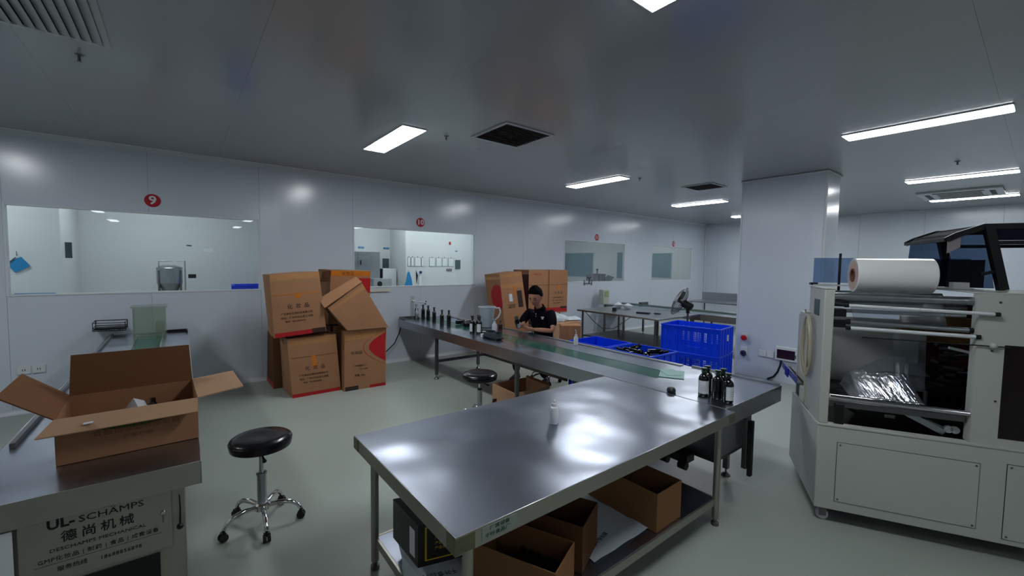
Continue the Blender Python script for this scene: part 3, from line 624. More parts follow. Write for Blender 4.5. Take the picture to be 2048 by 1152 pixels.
m = MB(c.t); c.shape(m, 'left', [(0.74, 0.72)]+[(min(0.995, 0.74+0.42*math.cos(2*PI*i/24)), 0.72+0.15*math.sin(2*PI*i/24)) for i in range(25)]); m.build('disc_print', 'redprint', c.t)
c.patch('tape', 'left', 0.0, 1.0, 0.93, 0.97, 'tape')
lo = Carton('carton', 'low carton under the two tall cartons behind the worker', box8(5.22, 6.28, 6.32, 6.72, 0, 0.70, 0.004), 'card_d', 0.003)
c = Carton('carton', 'tall carton directly behind the head of the worker', box8(5.24, 5.755, 6.14, 6.62, 0.702, 1.573, 0.003), bulge=0.004)
c.patch('fold_line', 'front', 0.0, 1.0, 0.655, 0.665, 'card_d'); c.patch('red_stripe', 'front', 0.0, 1.0, 0.03, 0.13, 'redprint'); c.patch('red_stripe', 'left', 0.0, 1.0, 0.05, 0.9, 'maroon')
m = MB(c.t); c.text(m, 'front', '\u5e7f\u5dde\u5316\u5986\u54c1', 0.05, 0.4, 0.9); m.build('print', 'redprint', c.t)
c = Carton('carton', 'tall carton with orange tape tab, rightmost behind the worker', box8(5.765, 6.28, 6.12, 6.62, 0.702, 1.575, 0.003), bulge=0.004)
c.patch('fold_line', 'front', 0.0, 1.0, 0.655, 0.665, 'card_d'); c.patch('red_stripe', 'front', 0.0, 1.0, 0.03, 0.13, 'redprint'); c.patch('tape_tab', 'front', 0.47, 0.55, 0.54, 0.66, 'otape', 0.002); c.patch('print_patch', 'front', 0.6, 0.97, 0.10, 0.15, 'ink'); chinese_print(c, s=0.85, mt='ink')
c = Carton('carton', 'small brown carton beside the right elbow side of the worker', [(4.62, 4.62, 0.36), (4.87, 4.44, 0.36), (5.05, 4.66, 0.36), (4.80, 4.84, 0.36), (4.62, 4.62, 0.735), (4.87, 4.44, 0.735), (5.05, 4.66, 0.735), (4.80, 4.84, 0.735)], bulge=0.003)
c.patch('tape', 'front', 0.4, 0.6, 0.0, 1.0, 'tape')
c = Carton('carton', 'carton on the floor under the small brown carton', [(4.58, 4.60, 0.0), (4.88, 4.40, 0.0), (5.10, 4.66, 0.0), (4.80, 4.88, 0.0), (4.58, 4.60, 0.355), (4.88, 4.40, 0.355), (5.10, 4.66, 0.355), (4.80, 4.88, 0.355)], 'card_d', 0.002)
c = Carton('carton', 'pale carton carrying the white plastic bags behind the worker', box8(5.0, 5.7, 5.2, 5.75, 0, 0.66, 0.01), 'card_p', 0.003)
m = MB((5.35, 5.45, 0.662)); random.seed(3)
def blob(m, c_, sx, sy, sz, seed, n=14, k=8):
    rr = random.Random(seed); ph = [rr.uniform(0, 6.28) for _ in range(6)]
    vs = []; fs = []
    for i in range(k+1):
        a = PI*i/k
        for j in range(n):
            t = 2*PI*j/n; f = 1+0.13*math.sin(3*t+ph[0]+2*a)+0.1*math.sin(5*t+ph[1]-3*a)+0.07*math.sin(7*a+ph[2])
            z = -math.cos(a)*sz*f
            vs.append((c_[0]+sx*f*math.sin(a)*math.cos(t), c_[1]+sy*f*math.sin(a)*math.sin(t), c_[2]+max(z, -sz*0.45)+sz*0.45))
    m.add(vs, [(i*n+j, i*n+(j+1) % n, (i+1)*n+(j+1) % n, (i+1)*n+j) for i in range(k) for j in range(n)])
blob(m, (5.3, 5.45, 0.662), 0.2, 0.2, 0.10, 1); tag(m.build('plastic_bag', 'foam'), 'crumpled white plastic bag behind the shoulder of the worker', 'bag')
m = MB((5.6, 5.4, 0.662)); blob(m, (5.66, 5.36, 0.662), 0.16, 0.12, 0.05, 4); tag(m.build('plastic_bag', 'foam'), 'smaller white bag hanging over the pale carton edge by the wall', 'bag')

# -- open cartons
def open_carton(label, c0, L, W_, H, rot, flaps=(), th=0.005, mt='card', z=0.0, tilt=None):
    """c0 = centre on ground; L along local x, W_ along local y"""
    t = thing('open_carton', label, 'box', (c0[0], c0[1], z), rot)
    if tilt: t.rotation_euler = (tilt[0], tilt[1], rot)
    m = MB(); a, b = L/2, W_/2
    m.bx(-a, a, -b, b, 0, th)
    m.bx(-a, a, -b, -b+th, th, H).bx(-a, a, b-th, b, th, H).bx(-a, -a+th, -b+th, b-th, th, H).bx(a-th, a, -b+th, b-th, th, H)
    m.build('body', mt, t, bevel=0.0015)
    for side, ang, ln, mm in flaps:    # ang 0 = upright, 90 = folded outward level, 180 = hanging down
        g = MB(); s_, c_ = math.sin(math.radians(ang)), math.cos(math.radians(ang))
        if side == 'front': pts = [(-a, -b, H), (a, -b, H), (a-0.01, -b-ln*s_, H+ln*c_), (-a+0.01, -b-ln*s_, H+ln*c_)]
        if side == 'back': pts = [(a, b, H), (-a, b, H), (-a+0.01, b+ln*s_, H+ln*c_), (a-0.01, b+ln*s_, H+ln*c_)]
        if side == 'left': pts = [(-a, b, H), (-a, -b, H), (-a-ln*s_, -b+0.01, H+ln*c_), (-a-ln*s_, b-0.01, H+ln*c_)]
        if side == 'right': pts = [(a, -b, H), (a, b, H), (a+ln*s_, b-0.01, H+ln*c_), (a+ln*s_, -b+0.01, H+ln*c_)]
        g.plate(pts, 0.005); g.build('flap', mm, t)
    return t
bc = open_carton('large open carton with raised flaps on the steel cabinet, at the left', (-0.20, 2.755), 0.485, 0.42, 0.198, math.radians(2), (('back', 4, 0.20, 'card_in_shade'), ('right', 84, 0.195, 'card_p'),), z=0.8015)
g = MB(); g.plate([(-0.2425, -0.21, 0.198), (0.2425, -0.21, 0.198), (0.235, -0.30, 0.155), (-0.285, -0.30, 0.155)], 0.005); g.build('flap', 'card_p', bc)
g = MB(); g.plate([(-0.2425, 0.21, 0.198), (-0.2425, -0.21, 0.198), (-0.42, -0.10, 0.30), (-0.395, 0.21, 0.33)], 0.005); g.build('flap', 'card_in_shade', bc)
m = MB(); n = 14   # green swoosh and lines on the front
for i in range(n):
    a0, a1 = i/n, (i+1)/n; f = lambda a: 0.055*math.sin(PI*a)**0.7+0.001
    m.add([(-0.215+0.44*a0, -0.2112, 0.17), (-0.215+0.44*a1, -0.2112, 0.17), (-0.215+0.44*a1, -0.2112, 0.17-f(a1)), (-0.215+0.44*a0, -0.2112, 0.17-f(a0))], [(3, 2, 1, 0)])
m.build('green_print', 'inkg', bc)
m = MB(); text_on(m, '\u5408\u76c8\u5316\u5986\u54c1\u6709\u9650\u516c\u53f8', 0.028, (0.02, -0.2106, 0.11), (1, 0, 0), (0, 0, 1), 1.2); text_on(m, '\u5e7f\u4e1c \u5e7f\u5dde', 0.02, (0.02, -0.2106, 0.075), (1, 0, 0), (0, 0, 1), 1.2); m.build('print', mat('brown_print', (128, 82, 50), 0.7), bc)
MB().bx(-0.15, -0.12, -0.285, -0.262, 0.181, 0.1835).build('label_scrap', 'label', bc); bpy.data.objects['label_scrap'].rotation_euler = (0, 0, 0)
m = MB((-0.18, 2.76, 0.81)); m.obx((-0.20, 2.76, 0.90), (0.05, 0.14, 0.12), Euler((0.3, 0.5, 0.4)))
tag(m.build('pamphlet', 'label'), 'pale green leaflet bundle inside the large open carton', 'paper')
m = MB((-0.12, 2.76, 0.81)); m.lathe([(0.03, 0), (0.03, 0.11), (0.012, 0.14), (0.012, 0.16)], (-0.13, 2.79, 0.812), 16); tag(m.build('bottle', 'darkglass'), 'dark bottle standing inside the large open carton', 'bottle')
fc = open_carton('empty open carton on the floor beside the low-backed stool and conveyor leg', (3.12, 3.77), 0.50, 0.46, 0.26, math.radians(-3), (('right', 30, 0.03, 'card_in_shade'),), mt='card_p')
# under-table cartons, in darker cardboard that paints in the shade under the table
R24 = math.radians(24)
uc = open_carton('open carton with dark plastic packs, nearest under the table', (1.21, 1.43), 0.235, 0.42, 0.22, R24, (), mt='card_shade', z=0.1815)
m = MB((1.21, 1.42, 0.2))
for i in range(5): m.obx((1.27-0.015*i, 1.33+0.04*i, 0.27), (0.10, 0.03, 0.12), Euler((0.5, 0.2, R24)))
tag(m.build('plastic_packs', 'smoke'), 'shiny dark plastic packs inside the nearest open carton', 'packet')
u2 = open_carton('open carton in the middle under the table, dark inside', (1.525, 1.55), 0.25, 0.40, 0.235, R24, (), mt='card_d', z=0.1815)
u3 = open_carton('open brown carton at the right end under the table', (2.185, 1.53), 0.26, 0.50, 0.225, math.radians(1), (), mt='card_shade', z=0.1815)
# black carton on a white bag
m = MB((0.93, 1.75, 0.18)); blob(m, (0.955, 1.78, 0.1815), 0.15, 0.25, 0.075, 9); wb = tag(m.build('plastic_bag', 'foam'), 'bluish white printed bag beneath the black carton, left end of shelf', 'bag')
m = MB((0.93, 1.75, 0.18)); text_on(m, '\u5343\u53f6\u98df\u54c1\u673a\u68b0', 0.03, (0.87, 1.62, 0.285), (-0.9, 0.3, 0), (0, -0.5, -0.1)); text_on(m, 'VR', 0.035, (0.93, 1.56, 0.26), (-0.9, 0.3, 0), (0, -0.5, -0.1))
m.build('print', 'navy', wb)
bb = Carton('carton', 'black carton with yellow outlined panel, left end of the shelf', [(0.81, 1.69, 0.30), (1.06, 1.61, 0.305), (1.08, 1.88, 0.305), (0.805, 1.96, 0.30), (0.81, 1.69, 0.50), (1.06, 1.61, 0.50), (1.08, 1.88, 0.50), (0.805, 1.96, 0.50)], 'blackbox', 0.001)
m = MB(bb.t)
for a0, a1, b0, b1 in ((0.12, 0.15, 0.12, 0.92), (0.12, 0.98, 0.12, 0.15), (0.95, 0.98, 0.12, 0.92), (0.12, 0.98, 0.89, 0.92)): bb.grid(m, 'front', a0, a1, b0, b1, 0.001, 2)
m.build('yellow_border', 'yellow', bb.t)
m = MB(bb.t)
for i, b_ in enumerate((0.62, 0.5, 0.38)): bb.text(m, 'front', '\u4ea7\u54c1\u540d\u79f0\uff1a\u9694\u79bb\u971c', 0.017, 0.55, b_)
m.build('print', 'yellow', bb.t); bb.patch('white_strip', 'left', 0.7, 0.9, 0.15, 0.8, 'label')
# printed plastic sheets on the shelf
t = thing('plastic_sheet', 'white printed plastic sheet between the cartons on the shelf', 'sheet', (1.85, 1.55, 0.1815))
m = MB(t); n = 10
vs = [(1.60+0.55*i/n, 1.33+0.72*j/n, 0.184+0.006*(1+math.sin(i*1.7+j))*(0.5+0.5*math.sin(j*2.1))) for j in range(n+1) for i in range(n+1)]
m.add(vs, [(j*(n+1)+i, j*(n+1)+i+1, (j+1)*(n+1)+i+1, (j+1)*(n+1)+i) for j in range(n) for i in range(n)]); m.build('sheet', 'foam', t)
m = MB(t)
for q in range(3): text_on(m, '\u5343\u53f6\u5feb\u5305\u88c5', 0.03, (1.75+0.16*q, 1.42+0.2*q, 0.198), (0.95, 0.2, 0), (-0.2, 0.95, 0))
m.build('print', 'navy', t)
t = thing('plastic_sheet', 'crumpled white plastic sheet behind the right end carton', 'sheet', (2.5, 1.9, 0.1815))
m = MB(t); vs = [(2.36+0.22*i/n, 1.55+0.5*j/n, 0.184+0.006*(1+math.sin(i*1.3+j*0.9))) for j in range(n+1) for i in range(n+1)]
m.add(vs, [(j*(n+1)+i, j*(n+1)+i+1, (j+1)*(n+1)+i+1, (j+1)*(n+1)+i) for j in range(n) for i in range(n)]); m.build('sheet', 'foam', t)

# ------------------------------------------------------------ blue crates
def crate(name, label, L, W_, H, loc, rot, slots=True, mt='crate', cat='crate', holes=True, group=None):
    t = thing(name, label, cat, loc, rot, group); a, b = L/2, W_/2; th = 0.005
    sh = MB(); sh.bx(-a, a, -b, b, 0, th)
    def side(p0, p1, nrm):
        p0 = Vector(p0); p1 = Vector(p1); d = (p1-p0); Ln = d.length; d.normalize(); nrm = Vector(nrm)
        def blk(s0, s1, z0, z1, t0=0.0, t1=th):
            P = []
            for z in (z0, z1):
                for s_, q in ((s0, t1), (s1, t1), (s1, t0), (s0, t0)): P.append(p0+d*s_-nrm*th+nrm*q+Vector((0, 0, z)))
            sh.hexa(P)
        zh0, zh1 = H*0.22, H*0.82
        if not holes: blk(0, Ln, th, H); 
        else:
            blk(0, Ln, th, zh0); blk(0, Ln, zh1, H)
            nc = max(6, int(Ln/0.021)); cw = Ln/nc; rows = 8; rh = (zh1-zh0)/rows
            for i in range(nc):
                ph = i/nc; band = (0.36 < ph < 0.64) or (i % 4 in (1, 2) and 0.04 < ph < 0.96)
                if not band: blk(i*cw, (i+1)*cw, zh0, zh1); continue
                blk(i*cw, i*cw+cw*0.15, zh0, zh1); blk((i+1)*cw-cw*0.15, (i+1)*cw, zh0, zh1)
                for r_ in range(rows+1):
                    zc = zh0+r_*rh; blk(i*cw+cw*0.15, (i+1)*cw-cw*0.15, max(zh0, zc-rh*0.14), min(zh1, zc+rh*0.14))
        rb = max(3, int(Ln/0.11))
        rr = MB()
        for i in range(rb+1):
            s_ = Ln*i/rb; s_ = min(max(s_, 0.004), Ln-0.004)
            P = []
            for z in (0.01, H-0.02):
                for u_, q in ((s_-0.003, th+0.012), (s_+0.003, th+0.012), (s_+0.003, th), (s_-0.003, th)): P.append(p0+d*u_-nrm*th+nrm*q+Vector((0, 0, z)))
            rr.hexa(P)
        rr.build('rib', mt, t, smooth=False)
    side((-a, -b, 0), (a, -b, 0), (0, -1, 0)); side((a, b, 0), (-a, b, 0), (0, 1, 0)); side((-a, b, 0), (-a, -b, 0), (-1, 0, 0)); side((a, -b, 0), (a, b, 0), (1, 0, 0))
    sh.build('shell', mt, t, smooth=False)
    r = MB(); o = 0.016
    r.bx(-a-o, a+o, -b-o, -b+0.002, H-0.018, H).bx(-a-o, a+o, b-0.002, b+o, H-0.018, H).bx(-a-o, -a+0.002, -b+0.002, b-0.002, H-0.018, H).bx(a-0.002, a+o, -b+0.002, b-0.002, H-0.018, H)
    r.build('rim', mt, t, bevel=0.003)
    return t
cr = crate('crate', 'blue slotted crate on top of its stack, beside the column', 0.58, 0.84, 0.395, (6.17, 3.26, 0.402), math.radians(8))
MB().bx(-0.02, 0.05, -0.439, -0.4375, 0.2, 0.29).build('sticker', 'label', cr)
crate('crate', 'lower blue slotted crate of the stack beside the column', 0.58, 0.84, 0.40, (6.17, 3.26, 0), math.radians(8))
for (x, y0, y1, n1, n2) in ((4.33, 3.32, 3.90, 'blue crate behind the conveyor next to the worker, upper one', 'blue crate on the floor under the upper crate next to the worker'),
                            (4.33, 2.66, 3.26, 'blue crate full of dark bottles behind the conveyor', 'blue crate on the floor under the crate of bottles')):
    crate('crate', n1, 0.52, y1-y0, 0.335, (x, (y0+y1)/2, 0.342), 0, holes=False)
    crate('crate', n2, 0.52, y1-y0, 0.34, (x, (y0+y1)/2, 0), 0)
# bottles
def bottle(label, loc, h=0.2, r=0.035, glass='darkglass', cap='greencap', lab=True, group=None, rot=0, style='round'):
    t = thing('bottle', label, 'bottle', loc, rot, group); s_ = h
    if style == 'round':
        bh = 0.66*h
        pr = [(r*0.9, 0), (r, 0.006), (r, bh-0.012), (r*0.93, bh+0.004), (r*0.6, bh+0.02), (r*0.38, bh+0.028), (r*0.36, bh+0.04)]
        MB().lathe(pr, n=22).build('body', glass, t)
        c0 = bh+0.036
        MB().lathe([(r*0.5, c0), (r*0.52, c0+0.004), (r*0.52, h*0.88), (r*0.3, h*0.89), (r*0.3, h*0.93), (r*0.56, h*0.94), (r*0.56, h), ], n=18).build('cap', cap, t)
    else:       # slim with flared stopper
        bh = 0.68*h
        pr = [(r*0.92, 0), (r, 0.005), (r, bh-0.01), (r*0.9, bh+0.004), (r*0.45, bh+0.018), (r*0.4, h*0.80), (r*0.45, h*0.82), (r*0.6, h*0.86)]
        MB().lathe(pr, n=18).build('body', glass, t)
        MB().lathe([(r*0.55, h*0.862), (r*0.5, h*0.9), (r*0.42, h*0.93), (r*0.8, h*0.99), (r*0.78, h)], n=16).build('stopper', cap, t)
    if lab:
        n = 14; m = MB(); vs = []
        for z in (0.1*h, 0.56*h):
            for i in range(n+1):
                a_ = -PI/2+(i/n-0.5)*2.2; vs.append(((r+0.0006)*math.cos(a_), (r+0.0006)*math.sin(a_), z))
        m.add(vs, [(i, i+1, n+2+i, n+1+i) for i in range(n)]); lb = m.build('label', 'label', t)
        g = MB()
        for k_ in range(3): g.bx(-r*0.5, r*0.4, -r*1.03, -r*1.026, h*(0.24+0.07*k_), h*(0.247+0.07*k_))
        g.build('print', 'inkfade', lb)
    return t
gr = 'tall bottles standing in a row on the conveyor'
row = [((3.11, 6.50), 'tall dark bottle at the far left end of the row on the conveyor'), ((3.15, 6.28), 'second tall dark bottle from the far end of the row'), ((3.18, 6.05), 'third tall dark bottle from the far end of the row'),
       ((3.13, 5.86), 'fourth tall dark bottle of the row, just before the closest pair'), ((3.06, 5.56), 'tall dark bottle, left of the closest pair in the row'), ((3.12, 5.45), 'tall dark bottle, nearest one of the row')]
row = [((3.111, 6.55), row[0][1]), ((3.168, 6.42), row[1][1]), ((3.181, 6.26), row[2][1]), ((3.132, 5.96), row[3][1]), ((3.056, 5.57), row[4][1]), ((3.118, 5.47), row[5][1])]
b0 = None
for (x, y), l in row:
    if b0 is None: b0 = bottle(l, (x, y, 0.7362), 0.245, 0.03, cap='black', lab=False, group=gr, style='slim')
    else: dup(b0, (x, y, 0.7362), random.uniform(0, 6), l)
for i, (x, y, a_) in enumerate(((3.33, 5.62, 0.3), (3.36, 5.42, -0.4), (3.30, 5.32, 0.8))):
    q = dup(b0, (x, y, 0.7362+0.031), 0, ('black bottle lying on the belt, left one', 'black bottle lying on the belt, middle one', 'black bottle lying on the belt, right one')[i], 'bottles lying on the belt'); q.rotation_euler = (PI/2, 0, 1.2+a_)
fg = 'labelled bottles at the near end of the conveyor'
hd = math.atan2(-1.5, -3.0)+PI/2
b1 = bottle('left bottle of the near cluster, white label facing the table', (2.995, 1.515, 0.7362), 0.205, 0.036, group=fg, rot=hd)
dup(b1, (3.08, 1.53, 0.7362), hd+1.9, 'rear middle bottle of the near cluster, no label in view')
dup(b1, (3.01, 1.42, 0.7362), hd+2.4, 'front middle bottle of the near cluster, label turned away')
dup(b1, (2.985, 1.335, 0.7362), hd+0.75, 'right bottle of the near cluster, label turned sideways')
dup(b1, (3.09, 1.42, 0.7362), hd+2.6, 'hindmost right bottle of the near cluster')
mg = 'dark labelled bottles grouped mid conveyor'
b2 = bottle('left labelled bottle of the mid conveyor trio', (3.10, 4.80, 0.7362), 0.235, 0.035, cap='black', group=mg, rot=hd-0.6, style='slim')
dup(b2, (3.15, 4.70, 0.7362), hd, 'right labelled bottle of the mid conveyor trio'); dup(b2, (3.20, 4.80, 0.7362), hd+2, 'rear bottle of the mid conveyor trio')
q = dup(b2, (3.10, 4.56, 0.7362+0.036), 0, 'bottle lying on its side in front of the trio, white label up'); q.rotation_euler = (PI/2, 0, 0.9)
bottle('single labelled bottle in front of the chest of the worker', (3.70, 4.28, 0.7462), 0.15, 0.031, cap='black', rot=hd)
bottle('amber bottle beside the plastic jug', (3.47, 4.66, 0.7362), 0.16, 0.03, 'amber', 'amber', False, style='slim')
bottle('small bottle with pinkish label between jug and amber bottle', (3.50, 4.84, 0.7362), 0.12, 0.035, 'hdpe', 'label', True, rot=hd)
# bottles piled in the blue crate
rr = random.Random(11)
for i in range(26):
    x = rr.uniform(4.23, 4.43); y = rr.uniform(2.83, 3.09); z = 0.42+0.07*(i//7)
    q = dup(b2, (x, y, z+0.02), 0, 'dark bottle lying in the pile inside the blue crate', 'bottles piled in the blue crate'); q.rotation_euler = (PI/2+rr.uniform(-0.25, 0.25), 0, rr.uniform(0, 6.28))
for i in range(4):
    q = dup(b2, (rr.uniform(4.2, 4.5), 3.5+0.06*i, 0.41), 0, 'dark bottle at the bottom of the upper crate next to the worker', 'bottles in the crate next to the worker'); q.rotation_euler = (PI/2, 0, rr.uniform(0, 6.28))
# jug
t = thing('jug', 'clear plastic measuring jug with handle on the conveyor', 'jug', (3.57, 5.13, 0.7462))
MB().lathe([(0.10, 0), (0.103, 0.006), (0.118, 0.27), (0.126, 0.29), (0.122, 0.30), (0.114, 0.285), (0.099, 0.01), (0.0, 0.01)], n=28, cap1=False).build('body', 'jug', t)
MB().lathe([(0.119, 0.284), (0.129, 0.288), (0.129, 0.302), (0.119, 0.304)], n=28, cap0=False, cap1=False).build('rim', 'hdpe', t)
MB().tube([(0.078, -0.088, 0.28), (0.13, -0.135, 0.28), (0.145, -0.145, 0.22), (0.12, -0.13, 0.15), (0.075, -0.08, 0.09)], 0.012, 8).build('handle', 'hdpe', t)
# squeeze bottles
def wash(label, loc, rot, spout=True):
    t = thing('squeeze_bottle', label, 'bottle', loc, rot)
    MB().lathe([(0.024, 0), (0.027, 0.005), (0.027, 0.085), (0.022, 0.098), (0.013, 0.104)], n=18).build('body', 'white', t)
    MB().lathe([(0.015, 0.1045), (0.015, 0.122), (0.009, 0.126)], n=16).build('cap', 'white', t)
    if spout: MB().tube([(0, 0, 0.126), (0, 0, 0.15), (-0.012, -0.004, 0.172), (-0.04, -0.016, 0.185), (-0.06, -0.022, 0.183)], [0.005, 0.005, 0.0045, 0.004, 0.003], 8).build('spout', 'white', t)
    else: MB().lathe([(0.008, 0.126), (0.010, 0.134), (0.004, 0.146)], n=10).build('nozzle', 'white', t)
    return t
wash('white squeeze bottle with bent spout on the centre conveyor', (3.65, 3.40, 0.7362), 0.2)
wash('white plastic bottle standing alone on the foreground table', (1.725, 1.77, 0.7362), 0, False)
# glass sheet, cloth, etc.
t = thing('glass_sheet', 'pale green glass sheet lying at the end of the green belt', 'glass', (3.35, 1.98, 0.7372))
m = MB(); m.obx((0, 0, 0.003), (0.26, 0.2, 0.005), Euler((0, 0, 0.5))); m.build('sheet', 'glassg', t); m = MB(); m.obx((0.02, 0.03, 0.009), (0.2, 0.13, 0.004), Euler((0, 0, 0.9))); m.build('sheet', 'glassg', t)
m = MB((3.06, 4.25, 0.737)); blob(m, (3.08, 4.33, 0.737), 0.06, 0.22, 0.05, 21); tag(m.build('cleaning_cloth', 'cloth'), 'dark crumpled cloth on the front edge of the centre conveyor', 'cloth')
m = MB((3.0, 4.5, 0.737)); m.bx(3.02, 3.06, 4.44, 4.48, 0.737, 0.78); tag(m.build('label_roll', 'label'), 'tiny white label tag beside the dark cloth', 'label')
m = MB((3.6, 5.9, 0.747)); m.obx((3.6, 5.75, 0.757), (0.03, 0.5, 0.016), Euler((0, 0, 0.05))).obx((3.62, 5.2, 0.757), (0.03, 0.25, 0.014), Euler((0, 0, 0.05)))
tag(m.build('steel_ruler', 'steel_d'), 'dark steel bar lying along the far side of the conveyor', 'tool')
# bowls and bits on the second table
for i, (x, y) in enumerate(((8.29-0.45, 6.02), (7.86, 5.78))):
    t = thing('bowl', ('white plastic funnel bowl, left one on the far table', 'white plastic funnel bowl, right one on the far table')[i], 'bowl', (x-0.2, y-0.15, 0.737))
    MB().lathe([(0.05, 0), (0.06, 0.005), (0.11, 0.075), (0.115, 0.08), (0.10, 0.078), (0.02, 0.12), (0.012, 0.15)], n=20).build('shell', 'white', t)
m = MB((7.05, 5.6, 0.737)); m.cyl((7.1, 5.55, 0), 0.045, 0.737, 0.80, 16); tag(m.build('cup', 'black'), 'small black cup on the far table, left of the bowls', 'cup')
m = MB((7.2, 4.9, 0.737)); m.obx((7.2, 4.92, 0.748), (0.1, 0.26, 0.02), Euler((0, 0, 0.3))); tag(m.build('tool_tray', 'navy'), 'flat dark tool lying near the front of the far table', 'tool')
m = MB((7.38, 4.75, 0.737)); m.obx((7.35, 4.70, 0.745), (0.06, 0.12, 0.014), Euler((0, 0, 0.3))); tag(m.build('small_tool', 'navy'), 'smaller dark tool at the right end of the far table', 'tool')
m = MB(tb2); m.tube([(6.9, 6.2, 0.69), (6.85, 5.9, 0.5), (6.8, 5.6, 0.38), (6.78, 5.3, 0.42), (6.76, 5.0, 0.62), (6.76, 4.9, 0.69)], 0.007, 6); m.build('power_cord', 'steel_d', tb2)
# ------------------------------------------------------------ stools
def stool(label, loc, zs, rs, rot=0, tilt=(0, 0), ring=False):
    t = thing('stool', label, 'stool', loc, rot)
    s = MB(); R = Euler((tilt[0], tilt[1], 0)).to_matrix()
    s.lathe([(rs*0.85, -0.075), (rs*0.97, -0.066), (rs, -0.045), (rs, -0.028), (rs*0.975, -0.012), (rs*0.9, -0.002), (rs*0.7, 0.003), (rs*0.35, 0.0), (0.001, -0.003)], (0, 0, zs), 40, R)
    se = s.build('seat', 'blackg', t)
    MB().lathe([(rs*0.985, -0.020), (rs*1.01, -0.024), (rs*0.985, -0.028)], (0, 0, zs), 40, R, False, False).build('piping', 'blackg', se)
    MB().bx(-0.07, 0.07, -0.07, 0.07, zs-0.088, zs-0.076).build('seat_plate', 'black', t, bevel=0.004)
    MB().cyl((0, 0, 0), 0.014, 0.30, zs-0.088, 16).build('gas_lift', 'chrome', t)
    MB().lathe([(0.027, 0.10), (0.027, 0.325), (0.031, 0.327), (0.031, 0.34), (0.016, 0.345)], n=20).build('column', 'steel', t)
    MB().tube([(0.01, -0.02, zs-0.1), (0.05, -0.06, zs-0.115), (0.075, -0.085, zs-0.125)], [0.006, 0.006, 0.012], 8).build('lever', 'black', t)
    MB().lathe([(0.03, 0.095), (0.045, 0.10), (0.045, 0.135), (0.034, 0.145)], n=20).build('hub', 'chrome', t)
    for i in range(5):
        a = 2*PI*i/5+0.35; d = Vector((math.cos(a), math.sin(a), 0))
        P = [d*0.03+Vector((0, 0, 0.118)), d*0.10+Vector((0, 0, 0.128)), d*0.16+Vector((0, 0, 0.122)), d*0.20+Vector((0, 0, 0.10)), d*0.218+Vector((0, 0, 0.068))]
        lg = MB().tube(P, [0.015, 0.0145, 0.014, 0.013, 0.012], 12).build('leg', 'chrome', t)
        p = Vector((-d.y, d.x, 0)); c_ = d*0.222+Vector((0, 0, 0.025)); k = MB()
        Rm = Matrix((p, d, Vector((0, 0, 1)))).transposed() @ Matrix.Rotation(PI/2, 3, 'Y')
        for q in (-0.0115, 0.0115): k.lathe([(0.006, -0.009), (0.023, -0.008), (0.025, 0.0), (0.023, 0.008), (0.006, 0.009)], c_+p*q, 18, Rm)
        k.build('caster_wheel', 'rubber', lg)
        MB().tube([d*0.218+Vector((0, 0, 0.068)), d*0.222+Vector((0, 0, 0.05))], 0.008, 8).obx(c_+Vector((0, 0, 0.022)), (0.02, 0.034, 0.02), Euler((0, 0, a))).build('caster_fork', 'black', lg)
    return t
s1 = stool('black round rolling stool on the bare floor beside the lettered cabinet', (0.372, 3.02, 0), 0.575, 0.175, math.radians(-40))
s2 = stool('black round rolling stool in front of the centre conveyor', (2.47, 3.67, 0), 0.525, 0.185, math.radians(-16))
MB().lathe([(0.017, 0.345), (0.024, 0.347), (0.024, 0.357), (0.017, 0.359)], n=16).build('stop_ring', 'black', s2)
s3 = stool('stool under the seated worker, only its chrome foot in view', (4.06, 4.38, 0), 0.47, 0.165, math.radians(10))
m = MB((2.66, 3.62, 0)); m.obx((2.66, 3.68, 0.1), (0.05, 0.02, 0.2), Euler((0.1, 0.1, 0.3))); tag(m.build('spray_can', 'maroon'), 'small dark red can standing between near stool column and open carton', 'can')

# ------------------------------------------------------------ pedestal fan
fx, fy, fz = 6.98, 4.02, 1.06
t = thing('pedestal_fan', 'black pedestal fan with wire guard behind the blue crates', 'fan', (fx+0.2, fy, 0))
ax = Vector((-0.24, 0.826, 0.40)).normalized(); c0 = Vector((fx, fy, fz))
u = ax.cross(Vector((0, 0, 1))).normalized(); v_ = u.cross(ax)
Rf = Matrix((u, v_, ax)).transposed()
g = MB(t); r = 0.27
for rr_, off in ((r, 0.0), (r*0.98, 0.02), (0.19, 0.055), (0.11, 0.075), (0.19, -0.05), (0.11, -0.065)):
    pts = [c0+Rf @ Vector((rr_*math.cos(2*PI*i/40), rr_*math.sin(2*PI*i/40), off)) for i in range(41)]; g.tube(pts, 0.0045 if off in (0.0, 0.02) else 0.0022, 6, False)
for i in range(44):
    a = 2*PI*i/44; d = (math.cos(a), math.sin(a))
    for sg in (1, -1):
        g.tube([c0+Rf @ Vector((d[0]*q, d[1]*q, z*sg)) for q, z in ((0.05, 0.085), (0.11, 0.075), (0.19, 0.055), (r, 0.0))], 0.0015, 4, False)
g.build('guard', 'steel_d', t)
g = MB(t)
for k in range(3):
    a = 2*PI*k/3; vs = []
    for i in range(7):
        q = 0.04+0.19*i/6; wd = 0.09*math.sin(PI*(0.2+0.75*i/6))
        for sgn in (-1, 1): vs.append(c0+Rf @ (Matrix.Rotation(a, 3, 'Z') @ Vector((q, sgn*wd, sgn*0.02))))
    g.add(vs, [(2*i, 2*i+2, 2*i+3, 2*i+1) for i in range(6)])
g.build('blade', 'steel_d', t)
g = MB(t); g.lathe([(0.04, -0.24), (0.065, -0.22), (0.075, -0.12), (0.07, -0.06), (0.03, -0.05), (0.03, 0.02), (0.04, 0.03), (0.02, 0.04)], c0, 20, Rf); g.build('motor', 'black', t)
